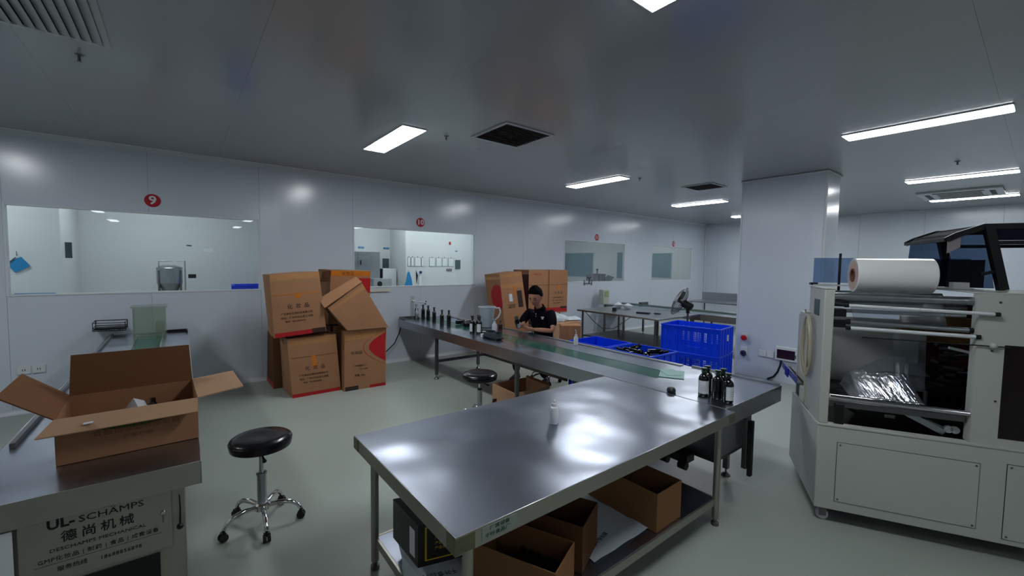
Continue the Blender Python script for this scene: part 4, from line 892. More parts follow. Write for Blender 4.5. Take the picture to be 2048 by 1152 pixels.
g = MB(t); hb = c0+Rf @ Vector((0, 0, -0.15)); g.tube([hb+Vector((0, 0, -0.05)), hb+Vector((0.01, 0, -0.14))], 0.03, 12).build('tilt_joint', 'black', t)
g = MB(t).tube([hb+Vector((0.01, 0, -0.14)), (hb.x+0.01, hb.y, 0.03)], 0.018, 12).build('pole', 'steel_d', t)
MB(t).lathe([(0.2, 0), (0.2, 0.02), (0.06, 0.035), (0.03, 0.06)], (hb.x+0.01, hb.y, 0), 28).build('base', 'black', t)

# ------------------------------------------------------------ seated worker
def skin_mesh(chains, sub=2, name='skin_tmp'):
    """chains: list of [(point, radius), ...]; the first chain is the trunk; others start at a shared point of an earlier chain"""
    vs = []; es = []; rad = []; idx = {}
    for ch in chains:
        prev = None
        for p, r in ch:
            key = tuple(round(x, 4) for x in p)
            if key not in idx: idx[key] = len(vs); vs.append(p); rad.append(r if isinstance(r, tuple) else (r, r))
            i = idx[key]
            if prev is not None and prev != i: es.append((prev, i))
            prev = i
    me = bpy.data.meshes.new(name); me.from_pydata(vs, es, []); o = bpy.data.objects.new(name, me); COL.objects.link(o)
    sk = o.modifiers.new('skin', 'SKIN'); sk.use_smooth_shade = True; sk.branch_smoothing = 0.6
    for i, v in enumerate(me.skin_vertices[0].data): v.radius = rad[i]; v.use_root = (i == 0)
    if sub: sb = o.modifiers.new('sub', 'SUBSURF'); sb.levels = sub; sb.render_levels = sub
    dg = bpy.context.evaluated_depsgraph_get(); dg.update()
    m2 = bpy.data.meshes.new_from_object(o.evaluated_get(dg), depsgraph=dg)
    out = ([v.co.copy() for v in m2.vertices], [tuple(p.vertices) for p in m2.polygons])
    bpy.data.objects.remove(o, do_unlink=True); bpy.data.meshes.remove(m2)
    return out
def add_mod_remesh(o, vox):
    m = o.modifiers.new('remesh', 'REMESH'); m.mode = 'VOXEL'; m.voxel_size = vox; m.use_smooth_shade = True
    s_ = o.modifiers.new('smooth', 'SMOOTH'); s_.factor = 0.5; s_.iterations = 2
man = thing('person', 'seated man in a black polo shirt with white sleeve trim, holding a dark bottle', 'person', (4.05, 4.40, 0))
V3 = Vector
hip = V3((4.06, 4.38, 0.56)); waist = V3((4.02, 4.37, 0.72)); chest = V3((3.95, 4.34, 0.92)); neck0 = V3((3.90, 4.33, 1.075)); neck1 = V3((3.865, 4.325, 1.135))
shL = V3((3.965, 4.155, 1.03)); shR = V3((3.85, 4.48, 1.02))
elL = V3((3.87, 4.02, 0.80)); wrL = V3((3.69, 4.215, 0.81)); elR = V3((3.74, 4.58, 0.80)); wrR = V3((3.63, 4.40, 0.845))
knL = V3((3.68, 4.20, 0.53)); knR = V3((3.70, 4.70, 0.53)); anL = V3((3.96, 4.25, 0.09)); anR = V3((3.84, 4.73, 0.09))
hd_c = V3((3.81, 4.315, 1.245))
m = MB(man)
trunk = [(hip, (0.12, 0.09)), (waist, (0.105, 0.08)), (chest, (0.11, 0.08)), (neck0, (0.048, 0.046)), (neck1, (0.054, 0.056)), (hd_c+V3((0.0, 0, -0.02)), (0.055, 0.06))]
vs, fs = skin_mesh([trunk,
    [(chest, 0.11), (shL, 0.034), ((shL+elL)/2, 0.04), (elL, 0.036), ((elL+wrL)/2, 0.034), (wrL, 0.024)],
    [(chest, 0.11), (shR, 0.022), ((shR+elR)/2, 0.04), (elR, 0.036), ((elR+wrR)/2, 0.034), (wrR, 0.024)],
    [(hip, 0.13), (hip+V3((-0.12, -0.09, -0.01)), 0.08), ((hip+knL)/2+V3((0, -0.04, 0)), 0.07), (knL, 0.052), ((knL+anL)/2+V3((0.02, 0, 0)), 0.048), (anL, 0.032)],
    [(hip, 0.13), (hip+V3((-0.12, 0.10, -0.01)), 0.08), ((hip+knR)/2+V3((0, 0.04, 0)), 0.07), (knR, 0.052), ((knR+anR)/2+V3((0.02, 0, 0)), 0.048), (anR, 0.032)]])
m.add([Vector(v)for v in vs], fs)
# head: profile-shaped egg with jaw, brow, nose, lips, ears; it looks down and to the left of the photo
fwd = V3((-0.80, -0.36, -0.48)).normalized(); up0 = V3((0, 0, 1)); side_ = fwd.cross(up0).normalized(); upv = side_.cross(fwd).normalized()
RH = Matrix((fwd, -side_, upv)).transposed()       # local x = forward, y = left, z = up
def H(x, y, z): return hd_c+RH @ V3((x, y, z))*1.16
hv = []; nn, kk = 28, 20
for i in range(kk+1):
    a = PI*i/kk; z = -math.cos(a)
    for j in range(nn):
        t_ = 2*PI*j/nn; x = math.sin(a)*math.cos(t_); y = math.sin(a)*math.sin(t_)
        X = x*0.098; Y = y*0.076; Z = z*0.122
        if z < 0: Y *= 1-0.30*(-z)**1.3; X = X*(1-0.22*(-z)) if x > 0 else X*(1-0.35*(-z)); X += 0.012*(-z)
        if x > 0 and z < 0.35:
            fr = math.exp(-(y/0.16)**2)
            X += 0.022*fr*math.exp(-((z+0.12)/0.13)**2)                 # nose
            X += 0.007*math.exp(-(y/0.3)**2)*math.exp(-((z+0.48)/0.07)**2)   # lips
            X += 0.008*math.exp(-(y/0.3)**2)*math.exp(-((z+0.80)/0.12)**2)   # chin
            X -= 0.008*math.exp(-((abs(y)-0.36)/0.16)**2)*math.exp(-((z-0.05)/0.10)**2)  # eye sockets
            X += 0.004*math.exp(-((z-0.22)/0.08)**2)                        # brow
        hv.append(H(X, Y, Z))
m.add(hv, [(i*nn+j, i*nn+(j+1) % nn, (i+1)*nn+(j+1) % nn, (i+1)*nn+j) for i in range(kk) for j in range(nn)])
for sg in (-1, 1): m.sph(H(-0.008, sg*0.075, -0.01), 0.03, 12, 8, (0.55, 0.35, 1.0))
def tubes_v(pts, rr_): m.tube(pts, rr_, 8)
def hand(wr, d, pn, thumb):
    """palm from the wrist along d; pn = palm normal; five fingers curling towards pn"""
    d = d.normalized(); s_ = d.cross(pn).normalized()*thumb; pn = pn.normalized()
    P0 = wr+d*0.0; m.tube([P0, P0+d*0.03, P0+d*0.085], [0.022, 0.030, 0.030], 10)
    m.tube([P0+s_*0.012, P0+d*0.03+s_*0.02, P0+d*0.085+s_*0.025], [0.018, 0.018, 0.014], 8); m.tube([P0-s_*0.01, P0+d*0.03-s_*0.02, P0+d*0.08-s_*0.025], [0.018, 0.018, 0.014], 8)
    for i, ln in enumerate((0.066, 0.075, 0.071, 0.056)):
        b = P0+d*0.078+s_*(0.03-0.02*i); q1 = b+d*ln*0.42+pn*0.008; q2 = q1+d*ln*0.18+pn*ln*0.28; q3 = q2-d*ln*0.08+pn*ln*0.27
        m.tube([b, q1, q2, q3], [0.0105, 0.0098, 0.009, 0.0075], 8); m.sph(q3, 0.0078, 8, 6)
    b = P0+d*0.025+s_*0.03; q1 = b+s_*0.022+d*0.022+pn*0.012; q2 = q1+d*0.026+pn*0.02; m.tube([b, q1, q2], [0.014, 0.012, 0.009], 8); m.sph(q2, 0.009, 8, 6)
hand(wrL, V3((-0.75, 0.55, 0.12)), V3((0.1, 0.35, 0.6)), 1)
hand(wrR, V3((-0.35, -0.8, 0.10)), V3((-0.35, 0.2, 0.7)), -1)
body = m.build('body', 'skin', man); add_mod_remesh(body, 0.0065)
# clothes
m = MB(man)
vs, fs = skin_mesh([[(hip+V3((0, 0, -0.02)), (0.155, 0.125)), (waist, (0.158, 0.125)), (chest, (0.165, 0.13)), (chest+V3((-0.03, -0.005, 0.08)), (0.125, 0.095)), (neck0, (0.078, 0.074))],
    [(chest, 0.155), (shL, 0.08), ((shL*0.55+elL*0.45), 0.068), (shL*0.2+elL*0.8, 0.062)],
    [(chest, 0.155), (shR, 0.082), ((shR*0.55+elR*0.45), 0.068), (shR*0.2+elR*0.8, 0.062)]])
m.add(vs, fs); sh_ = m.build('polo_shirt', 'shirt', man)
tx = sh_.modifiers.new('wrinkle', 'DISPLACE'); te = bpy.data.textures.new('wrinkle', 'CLOUDS'); te.noise_scale = 0.09; tx.texture = te; tx.strength = 0.012; tx.mid_level = 0.5
g = MB(man)
for a, b in ((shL, elL), (shR, elR)):
    d = (b-a).normalized(); c_ = a*0.21+b*0.79; R_ = d.to_track_quat('Z', 'Y').to_matrix(); g.lathe([(0.034, -0.004), (0.036, 0.0), (0.034, 0.004)], c_, 20, R_, False, False)
tag(g.build('sleeve_trim', 'white', sh_), 'thin white trim on the sleeve ends')
nk = (neck1-neck0).normalized(); Rn = nk.to_track_quat('Z', 'Y').to_matrix()
MB(man).lathe([(0.085, -0.03), (0.078, 0.0), (0.070, 0.028), (0.062, 0.03), (0.066, 0.0)], neck0, 24, Rn, False, False).build('collar', 'shirt', sh_)
g = MB(man); Rc = Vector((-0.75, -0.62, 0.12)).normalized()
cx = chest+Rc*0.0+V3((-0.105, -0.135, 0.045)); g.obx(cx, (0.002, 0.042, 0.012), Rc.to_track_quat('X', 'Z').to_matrix()).obx(cx-V3((0, 0, 0.02)), (0.002, 0.026, 0.014), Rc.to_track_quat('X', 'Z').to_matrix()); g.build('chest_logo', 'white', sh_)
g = MB(man); g.sph(chest+V3((-0.155, -0.055, 0.085)), 0.006, 8, 6).sph(chest+V3((-0.162, -0.06, 0.055)), 0.006, 8, 6); g.build('button', 'white', sh_)
m = MB(man)
vs, fs = skin_mesh([[(hip+V3((0.0, 0, 0.04)), (0.145, 0.12)), (hip, (0.15, 0.115))],
    [(hip, 0.14), (hip+V3((-0.12, -0.09, -0.01)), 0.095), ((hip+knL)/2+V3((0, -0.04, 0)), 0.085), (knL, 0.068), ((knL+anL)/2+V3((0.02, 0, 0)), 0.064), (anL+V3((0, 0, 0.015)), 0.056)],
    [(hip, 0.14), (hip+V3((-0.12, 0.10, -0.01)), 0.095), ((hip+knR)/2+V3((0, 0.04, 0)), 0.085), (knR, 0.068), ((knR+anR)/2+V3((0.02, 0, 0)), 0.064), (anR+V3((0, 0, 0.015)), 0.056)]])
m.add(vs, fs); m.build('trousers', 'trouser', man)
for an in (anL, anR):
    g = MB(man); f = V3((-0.95, -0.3, 0)).normalized(); p = V3((-f.y, f.x, 0)); vs = []; n = 16
    for z, sc in ((0.0, 1.0), (0.018, 1.03), (0.04, 0.92), (0.07, 0.62), (0.085, 0.42)):
        for i in range(n):
            a = 2*PI*i/n; lx = 0.135*math.cos(a)*sc+0.055*(1 if z < 0.05 else 0.25); ly = 0.048*math.sin(a)*sc*(1.0 if math.cos(a) > -0.2 else 0.85)
            vs.append(V3((an.x, an.y, 0))+f*lx+p*ly+V3((0, 0, z)))
    g.add(vs, [(i*n+j, i*n+(j+1) % n, (i+1)*n+(j+1) % n, (i+1)*n+j) for i in range(4) for j in range(n)]+[tuple(range(n-1, -1, -1)), tuple(4*n+j for j in range(n))])
    sho = g.build('shoe', 'black', man)
    MB(man).obx(V3((an.x, an.y, 0.006))+f*0.055, (0.27, 0.098, 0.012), Matrix((f, p, V3((0, 0, 1)))).transposed()).build('sole', 'white', sho)
# hair, brows, eyes, mouth
g = MB(man); hv = []; n2, k2 = 30, 14
for i in range(k2+1):
    for j in range(n2):
        t_ = 2*PI*j/n2; ca = math.cos(t_)
        lim = 1.12+0.95*max(0, -ca)**0.8+0.42*(1-abs(ca)) if ca < 0.25 else 0.98-0.10*ca+0.34*(1-ca)
        a = lim*i/k2; x = math.sin(a)*ca; y = math.sin(a)*math.sin(t_); z = math.cos(a)
        tk = 1.10+0.03*math.sin(9*t_+5*a)+0.02*math.sin(17*t_)
        tk = tk if i < k2 else 1.01
        hv.append(H(x*0.098*tk+(0.004 if ca > 0 else 0), y*0.076*tk*(1.03), z*0.122*tk*1.01))
g.add(hv, [(i*n2+j, (i+1)*n2+j, (i+1)*n2+(j+1) % n2, i*n2+(j+1) % n2) for i in range(k2) for j in range(n2)])
hr = g.build('hair', 'hair', man)
for sg in (-1, 1):
    g = MB(man); g.tube([H(0.094, sg*0.014, 0.026), H(0.092, sg*0.03, 0.031), H(0.080, sg*0.048, 0.027)], [0.003, 0.004, 0.002], 6); g.build('eyebrow', 'hair', man)
    g = MB(man); g.tube([H(0.090, sg*0.017, 0.004), H(0.089, sg*0.028, 0.001), H(0.082, sg*0.040, 0.004)], [0.002, 0.0035, 0.002], 6); g.build('eye', 'hair', man)
g = MB(man); g.tube([H(0.079, -0.022, -0.060), H(0.092, 0, -0.058), H(0.079, 0.022, -0.060)], [0.002, 0.0035, 0.002], 6); g.build('mouth', mat('lips', (120, 66, 60), 0.5), man)
q = dup(b2, (3.56, 4.37, 0.835), 0, 'dark bottle held tilted in the hands of the worker'); q.rotation_euler = (0.55, -0.75, 0)
q['group'] = ''; del q['group']
# ------------------------------------------------------------ film wrapping machine
TH = math.radians(28)
mc = thing('wrapping_machine', 'large off-white film wrapping machine on casters, right edge of the photo', 'machine', (3.271, 0.879, 0), TH)
def K(): return MB()
def B(name, x0, x1, s0, s1, z0, z1, mt, bevel=0, parent=None):
    return K().bx(x0, x1, -s1, -s0, z0, z1).build(name, mt, parent or mc, bevel=bevel)
LEN = 2.3
B('front_panel', 0, 0.03, 0.0, LEN, 0.10, 0.652, 'machine', 0.004)
B('sill', -0.004, 0.05, -0.004, LEN, 0.6525, 0.668, 'machine', 0.003)
B('side_panel', 0.0305, 0.83, 0.0, 0.02, 0.10, 0.652, 'machine_d', 0.004)
B('base_pan', 0.031, 0.83, 0.021, LEN, 0.10, 0.14, 'seam')
B('rear_panel', 0.80, 0.83, 0.021, 0.78, 0.141, 1.30, 'machine_d')
B('rear_panel', 0.80, 0.83, 0.7805, LEN, 0.141, 1.45, 'maroon')
for s0, s1, z0, z1 in ((0.106, 0.79, 0.16, 0.556), (0.90, 1.62, 0.13, 0.575), (1.68, 2.2, 0.13, 0.575)):
    B('panel_gap', -0.0012, 0.0, s0, s1, z0, z1, 'seam')
    p = B('access_panel', -0.004, -0.0014, s0+0.003, s1-0.003, z0+0.003, z1-0.003, 'machine', 0.001)
    for ss in (s0+0.018, s1-0.018):
        for zz in (z0+0.018, z1-0.018): K().lathe([(0.006, 0), (0.006, 0.002), (0.003, 0.003)], (-0.004, -ss, zz), 10, Matrix.Rotation(-PI/2, 3, 'Y')).build('screw', 'steel_d', p)
# left post: front strip and side plate
B('post', 0.0, 0.02, 0.0, 0.052, 0.6685, 1.545, 'machine', 0.004)
sp_ = B('side_plate', 0.0205, 0.40, 0.0, 0.012, 0.6685, 1.545, 'machine_d', 0.003)
B('post', 0.38, 0.40, 0.0125, 0.05, 0.6685, 1.545, 'machine_d')
B('gauge_window', 0.12, 0.24, -0.006, -0.0005, 1.36, 1.47, 'slate', 0.002, sp_)
B('post_top', -0.002, 0.402, -0.003, 0.054, 1.5455, 1.553, 'machine', 0.002)
# right column with window
c_ = K(); c_.bx(0, 0.03, -0.852, -0.735, 0.6685, 1.545).bx(0, 0.03, -1.60, -0.852, 1.257, 1.545).bx(0, 0.03, -1.60, -0.852, 0.6685, 0.712).bx(0, 0.03, -LEN, -1.60, 0.6685, 1.545)
c_.build('column_front', 'machine', mc)
B('column_side', 0.0305, 0.07, 0.735, 0.75, 0.6685, 1.545, 'machine_d', 0.002)
B('column_top', 0.0, 0.60, 0.733, LEN, 1.5455, 1.553, 'machine', 0.002)
B('dark_window', 0.012, 0.018, 0.853, 1.599, 0.713, 1.256, mat('dark_brown_window', (26, 14, 16), 0.15))
for s_, z_ in ((0.82, 1.50), (0.80, 1.22), (0.83, 0.93)): K().lathe([(0.006, 0), (0.006, 0.003), (0.003, 0.004)], (0, -s_, z_), 10, Matrix.Rotation(-PI/2, 3, 'Y')).build('screw', 'seam', mc)
# rollers and rods along the machine
def rod(name, x, s0, z0, s1, z1, r, mt, ends=None):
    o = K().tube([(x, -s0, z0), (x, -s1, z1)], r, 16).build(name, mt, mc)
    if ends:
        for q, zz, d in ((s0, z0, -1), (s1, z1, 1)):
            K().tube([(x, -q-0.0005*d, zz), (x, -q-0.022*d, zz)], r*1.15, 14).build('end_cap', ends, o)
    return o
rod('roller', 0.07, 0.054, 1.497, 0.733, 1.497, 0.026, 'steel'); rod('roller', 0.13, 0.054, 1.45, 0.73, 1.45, 0.022, 'steel_d'); rod('roller', 0.42, 0.054, 1.497, 0.733, 1.497, 0.026, 'steel')
rod('guide_rod', -0.02, 0.12, 1.447, 0.79, 1.432, 0.0105, 'white', 'black'); rod('guide_rod', 0.10, 0.06, 1.405, 0.72, 1.405, 0.013, 'steel')
rod('guide_rod', 0.05, 0.15, 1.338, 0.715, 1.325, 0.0155, 'steel', 'black'); rod('guide_rod', 0.0, 0.14, 1.303, 0.725, 1.295, 0.0115, 'white', 'black')
rod('thin_rod', -0.01, 0.20, 1.251, 0.87, 1.247, 0.0035, 'black'); K().sph((-0.01, -0.80, 1.249), 0.018, 12, 8).build('rod_clamp', 'machine_d', mc)
rod('chrome_roller', 0.02, 0.06, 0.845, 0.79, 0.835, 0.0165, 'chrome', 'machine_d')
B('cross_beam', 0.04, 0.08, 0.055, 0.73, 0.775, 0.815, 'steel_d', 0.003)
for z_ in (1.40, 1.33): B('black_bracket', 0.03, 0.12, 0.055, 0.125, z_-0.03, z_+0.02, 'black', 0.003)
B('black_bracket', 0.02, 0.06, 0.09, 0.14, 0.6685, 0.80, 'black', 0.002)
# film paths
n = 16
def sheet(name, P00, P10, P11, P01, mt, amp=0.0, seed=1):
    rr = random.Random(seed); ph = [rr.uniform(0, 6) for _ in range(4)]; P = [V3(p) for p in (P00, P10, P11, P01)]; vs = []
    nr = (P[1]-P[0]).cross(P[3]-P[0]).normalized()
    for j in range(n+1):
        for i in range(n+1):
            a, b = i/n, j/n; p = P[0]*(1-a)*(1-b)+P[1]*a*(1-b)+P[2]*a*b+P[3]*(1-a)*b
            p += nr*amp*(math.sin(14*a+3*b+ph[0])+0.6*math.sin(31*a-4*b+ph[1])+0.3*math.sin(9*b+ph[2])); vs.append(p)
    k = K(); k.add(vs, [(j*(n+1)+i, j*(n+1)+i+1, (j+1)*(n+1)+i+1, (j+1)*(n+1)+i) for j in range(n) for i in range(n)])
    o = k.build(name, mt, mc); so = o.modifiers.new('thick', 'SOLIDIFY'); so.thickness = 0.001; return o
sheet('film_web', (0.05, -0.17, 1.345), (0.05, -0.62, 1.345), (0.07, -0.60, 1.49), (0.07, -0.14, 1.49), 'clearfilm', 0.001)
sheet('crumpled_film', (0.10, -0.235, 0.842), (0.10, -0.565, 0.835), (0.50, -0.60, 0.955), (0.50, -0.28, 0.935), 'foil', 0.0035, 3)
sheet('film_fold', (0.45, -0.30, 0.95), (0.45, -0.72, 0.95), (0.55, -0.62, 1.06), (0.55, -0.50, 1.05), 'clearfilm', 0.001, 5)
sheet('film_edge', (0.10, -0.21, 0.80), (0.10, -0.235, 0.845), (0.5, -0.28, 0.935), (0.45, -0.22, 0.84), 'foil', 0.001, 6)
sheet('film_curtain', (0.36, -0.50, 0.86), (0.36, -0.66, 0.86), (0.44, -0.68, 1.24), (0.44, -0.50, 1.24), 'clearfilm', 0.001, 8)
# inner works
B('inner_cabinet', 0.55, 0.79, 0.022, 0.12, 0.80, 1.33, 'machine_d', 0.004)
K().sph((0.54, -0.06, 1.17), 0.012, 10, 8).build('red_button', 'red', mc)
B('bronze_panel', 0.66, 0.70, 0.62, 1.3, 1.16, 1.34, 'bronze')
B('dark_box', 0.72, 0.795, 0.70, 1.5, 0.45, 0.98, 'black')
B('inner_tray', 0.25, 0.71, 0.55, 1.4, 0.70, 0.72, 'black')
rr = random.Random(5)
tw = K()
for i in range(12): tw.obx((0.47+rr.uniform(-.03, .03), -0.80+rr.uniform(-.03, .03), 0.90+0.025*i), (rr.uniform(.03, .1), rr.uniform(.03, .1), 0.02), Euler((0, 0, rr.uniform(0, 3))))
tw.build('sealing_tower', 'black', mc, bevel=0.002)
B('sealing_block', 0.40, 0.54, 0.68, 0.92, 0.86, 0.90, 'black', 0.003)
for i in range(7):
    z_ = 0.80+0.055*i+rr.uniform(-.01, .01); K().tube([(0.55+rr.uniform(-.05, .05), -0.82-rr.uniform(0, .05), z_), (0.64, -1.25, z_+rr.uniform(-.05, .05))], 0.008, 8).build('inner_bar', 'steel' if i % 2 else 'maroon', mc)
K().bar((0.30, -0.74, 1.18), (0.34, -1.0, 1.12), 0.012, 0.016).build('inner_bar', 'white', mc)
K().tube([(0.35, -0.66, 0.72), (0.35, -0.66, 0.87)], 0.012, 10).build('support_post', 'steel_d', mc)
K().tube([(0.35, -0.55, 0.72), (0.35, -0.55, 0.86)], 0.010, 10).build('support_post', 'steel_d', mc)
K().lathe([(0.20, -0.012), (0.215, -0.008), (0.215, 0.008), (0.20, 0.012)], (0.30, -0.45, 0.545), 40, Matrix.Rotation(PI/2, 3, 'Y')).build('black_wheel', 'black', mc)
K().lathe([(0.012, 0), (0.012, 0.05)], (0.24, -0.42, 0.70), 12, Matrix.Rotation(PI/2, 3, 'X')).build('grip', 'machine_d', mc)
K().tube([(0.15, -0.13, 0.79), (0.2, -0.27, 0.70)], 0.010, 10).build('strut', 'black', mc); K().tube([(0.35, -0.28, 0.80), (0.32, -0.31, 0.70)], 0.006, 10).build('strut', 'crate_d', mc)
K().bar((0.10, -0.45, 0.79), (0.10, -0.66, 0.68), 0.02, 0.035).build('strut', 'steel', mc)
K().tube([(0.12, -0.58, 0.74), (0.12, -0.69, 0.69)], 0.014, 12).build('cylinder', 'steel_d', mc)
for s_ in (0.68, 0.71): K().lathe([(0.022, -0.008), (0.022, 0.008)], (0.10, -s_, 0.705), 16, Matrix.Rotation(PI/2, 3, 'Y')).build('pulley', 'white', mc)
# infeed on the left
B('infeed_tray', 0.55, 1.15, -0.02, 0.30, 0.775, 0.79, 'steel_d', 0.002)
B('infeed_wall', 0.55, 1.15, -0.026, -0.0205, 0.775, 0.83, 'steel', 0.001)
B('blue_end_plate', 0.86, 0.99, -0.034, -0.027, 0.755, 0.83, 'crate_d')
B('motor_housing', 0.42, 0.56, -0.005, 0.10, 0.67, 0.775, 'machine', 0.006)
m_ = K()
for i in range(4): m_.tube([(0.56, -0.03-0.05*i, 0.80), (1.1, -0.03-0.05*i, 0.80)], 0.008, 8)
m_.build('infeed_rods', 'steel_d', mc)
# casters
for x_, s_ in ((0.06, 0.06), (0.76, 0.10), (0.06, 1.6), (0.76, 1.6)):
    ct = K().bx(x_-0.03, x_+0.03, -s_-0.03, -s_+0.03, 0.085, 0.099).bx(x_-0.022, x_-0.017, -s_-0.02, -s_+0.02, 0.03, 0.085).bx(x_+0.017, x_+0.022, -s_-0.02, -s_+0.02, 0.03, 0.085).build('caster_fork', 'steel_d', mc)
    K().lathe([(0.034, -0.013), (0.037, 0), (0.034, 0.013)], (x_, -s_, 0.037), 20, Matrix.Rotation(PI/2, 3, 'Y')).build('caster_wheel', 'white', ct)
# acrylic plate and hood
B('acrylic_plate', 0.50, 0.506, 0.035, 0.90, 1.575, 1.757, 'bluepane')
B('acrylic_plate_post', 0.495, 0.503, 0.185, 0.200, 1.50, 1.79, 'black')
K().bx(0.47, 0.52, -0.06, -0.015, 1.556, 1.574).build('plate_clamp', 'black', mc)
B('side_rail', 0.44, 0.50, 0.03, 0.90, 1.553, 1.562, 'machine_d')
hood = K(); xs_ = (0.45, 1.05)
P2 = [(0.75, 1.88), (0.80, 1.912), (0.93, 1.965), (2.3, 1.972)]
for x_ in xs_:
    for (s0, z0), (s1, z1) in zip(P2, P2[1:]): hood.bar((x_, -s0, z0), (x_, -s1, z1), 0.02, 0.035)
    hood.bar((x_, -0.95, 1.965), (x_, -1.04, 1.555), 0.045, 0.045, (0, 1, 0)); hood.bar((x_, -0.96, 1.86), (x_, -2.3, 1.865), 0.02, 0.024)
    hood.bar((x_, -0.93, 1.655), (x_, -1.0, 1.675), 0.02, 0.02)
for s0, z0 in P2[:3]: hood.bar((0.45, -s0, z0), (1.05, -s0, z0), 0.02, 0.02)
hf = hood.build('hood_frame', 'black', mc)
for (s0, z0), (s1, z1) in zip(P2, P2[1:]): K().plate([(0.46, -s0, z0), (1.04, -s0, z0), (1.04, -s1, z1), (0.46, -s1, z1)], 0.005).build('hood_panel', 'shirt', hf)
K().bx(0.448, 0.452, -2.3, -0.98, 1.875, 1.955).build('hood_panel', 'navy', hf)
K().plate([(0.45, -0.76, 1.565), (0.45, -1.0, 1.565), (0.45, -0.94, 1.95), (0.45, -0.78, 1.89)], 0.004).build('smoky_window', 'smoke', hf)
K().plate([(1.05, -0.76, 1.565), (1.05, -1.0, 1.565), (1.05, -0.94, 1.95), (1.05, -0.78, 1.89)], 0.004).build('smoky_window', 'smoke', hf)
K().bx(0.54, 1.0, -0.99, -0.64, 1.565, 1.75).build('inner_cover', 'navy', hf); K().bx(0.40, 0.46, -0.86, -0.78, 1.555, 1.60).build('hinge_block', 'machine_d', hf)
K().plate([(0.446, -0.755, 1.79), (0.446, -0.82, 1.83), (0.446, -0.82, 1.90), (0.446, -0.755, 1.87)], 0.002).build('sticker', mat('pink_sticker', (150, 140, 142), 0.5), hf)
# film roll resting on the rollers: a thing of its own
rp = lambda x, s, z: V3((3.271, 0.879, 0))+V3((math.cos(TH)*x+math.sin(TH)*s, math.sin(TH)*x-math.cos(TH)*s, z))
fr_ = thing('film_roll', 'big roll of white plastic film lying on top of the machine rollers', 'roll', rp(0.245, 0.405, 1.523), TH)
Rr = Matrix.Rotation(PI/2, 3, 'X'); R0 = 0.114; zc = 0.114
K().lathe([(0.045, 0.2005), (R0-0.003, 0.2005), (R0, 0.197), (R0, -0.197), (R0-0.003, -0.2005), (0.045, -0.2005)], (0, 0, zc), 48, Rr, False, False).build('film', 'film', fr_)
for sg in (-1, 1):
    K().lathe([(0.045, 0.2008*sg), (0.10, 0.2012*sg)], (0, 0, zc), 40, Rr, False, False).build('film_edge', 'filmedge', fr_)
K().lathe([(0.045, -0.206), (0.045, 0.206), (0.036, 0.206), (0.036, -0.206), (0.045, -0.206)], (0, 0, zc), 30, Rr, False, False).build('paper_core', 'core', fr_)
# hoses
t = thing('hose', 'looped beige air hoses hanging on the machine side plate', 'hose', rp(0.3, -0.02, 1.34), TH)
for k_, (w_, h_, dx) in enumerate(((0.10, 0.20, 0.0), (0.085, 0.185, 0.012), (0.115, 0.215, -0.008))):
    pts = [(w_*math.sin(2*PI*i/28)*(1+0.25*math.sin(PI*i/28))+dx, 0.006*k_-0.004*math.sin(2*PI*i/14), -h_+h_*math.cos(2*PI*i/28)) for i in range(29)]
    K().tube(pts, 0.0075, 8, False).build('loop', 'hose', t)
K().tube([(-0.01, 0.012, -0.02), (-0.06, 0.016, -0.2), (-0.05, 0.016, -0.4), (-0.06, 0.012, -0.6)], 0.007, 8).build('tail', 'hose', t)
K().tube([(0, -0.012, 0.02), (0, 0.02, 0.02), (0.002, 0.022, 0.045)], 0.006, 8).build('hook', 'chrome', t)
# machine side parts seen behind: pale box standing on the floor line of the column
# ------------------------------------------------------------ contents of the rooms behind the windows
PZ = 1.0
t = thing('mixing_tank', 'steel cone-bottomed tank seen through window 9', 'tank', (-0.148, 8.9, 0))
MB().lathe([(0.165, 1.29), (0.168, 1.30), (0.168, 1.535), (0.172, 1.54), (0.165, 1.55), (0.08, 1.585), (0.02, 1.59)], n=32).build('vessel', 'steel', t)
MB().lathe([(0.03, 0.98), (0.166, 1.288)], n=32).build('cone', 'steel', t)
m = MB()
for a in (0.6, 2.5, 3.8, 5.7): m.tube([(0.17*math.cos(a), 0.17*math.sin(a), 1.5), (0.17*math.cos(a), 0.17*math.sin(a), 0.0)], 0.014, 8); m.bar((0.165*math.cos(a), 0.165*math.sin(a), 1.27), (0.04*math.cos(a), 0.04*math.sin(a), 1.05), 0.012, 0.012)
m.build('frame', 'steel_d', t)
m = MB(); m.tube([(-0.13, -0.1, 1.55), (-0.13, -0.1, 1.655), (0.2, -0.1, 1.66), (0.2, -0.1, 1.3), (0.19, -0.1, 0.0)], 0.011, 8); m.build('lifting_frame', 'steel', t)
MB().bx(0.04, 0.10, -0.13, -0.07, 1.645, 1.69).build('motor', 'white', t)
MB().bx(0.24, 0.345, -0.12, -0.10, 1.375, 1.44).build('control_box', 'black', t)
t = thing('table', 'pale low table behind window 9 carrying a blue crate', 'table', (0.95, 8.9, 0)); MB().bx(-0.4, 0.4, -0.3, 0.3, 0.93, 0.95).build('top', 'steel', t)
for x in (-0.36, 0.36):
    for y in (-0.26, 0.26): MB().bx(x-0.015, x+0.015, y-0.015, y+0.015, 0, 0.929).build('leg', 'steel_d', t)
crate('crate', 'blue crate behind window 9, bottom right corner', 0.48, 0.4, 0.30, (0.96, 8.9, 0.952), 0, holes=False)
def flat(name, label, cat, x0, x1, z0, z1, y, mt, th=0.008, parts=None):
    t = MB(((x0+x1)/2, y, z0)).bx(x0, x1, y-th, y, z0, z1).build(name, mt, None, bevel=0.001); return tag(t, label, cat)
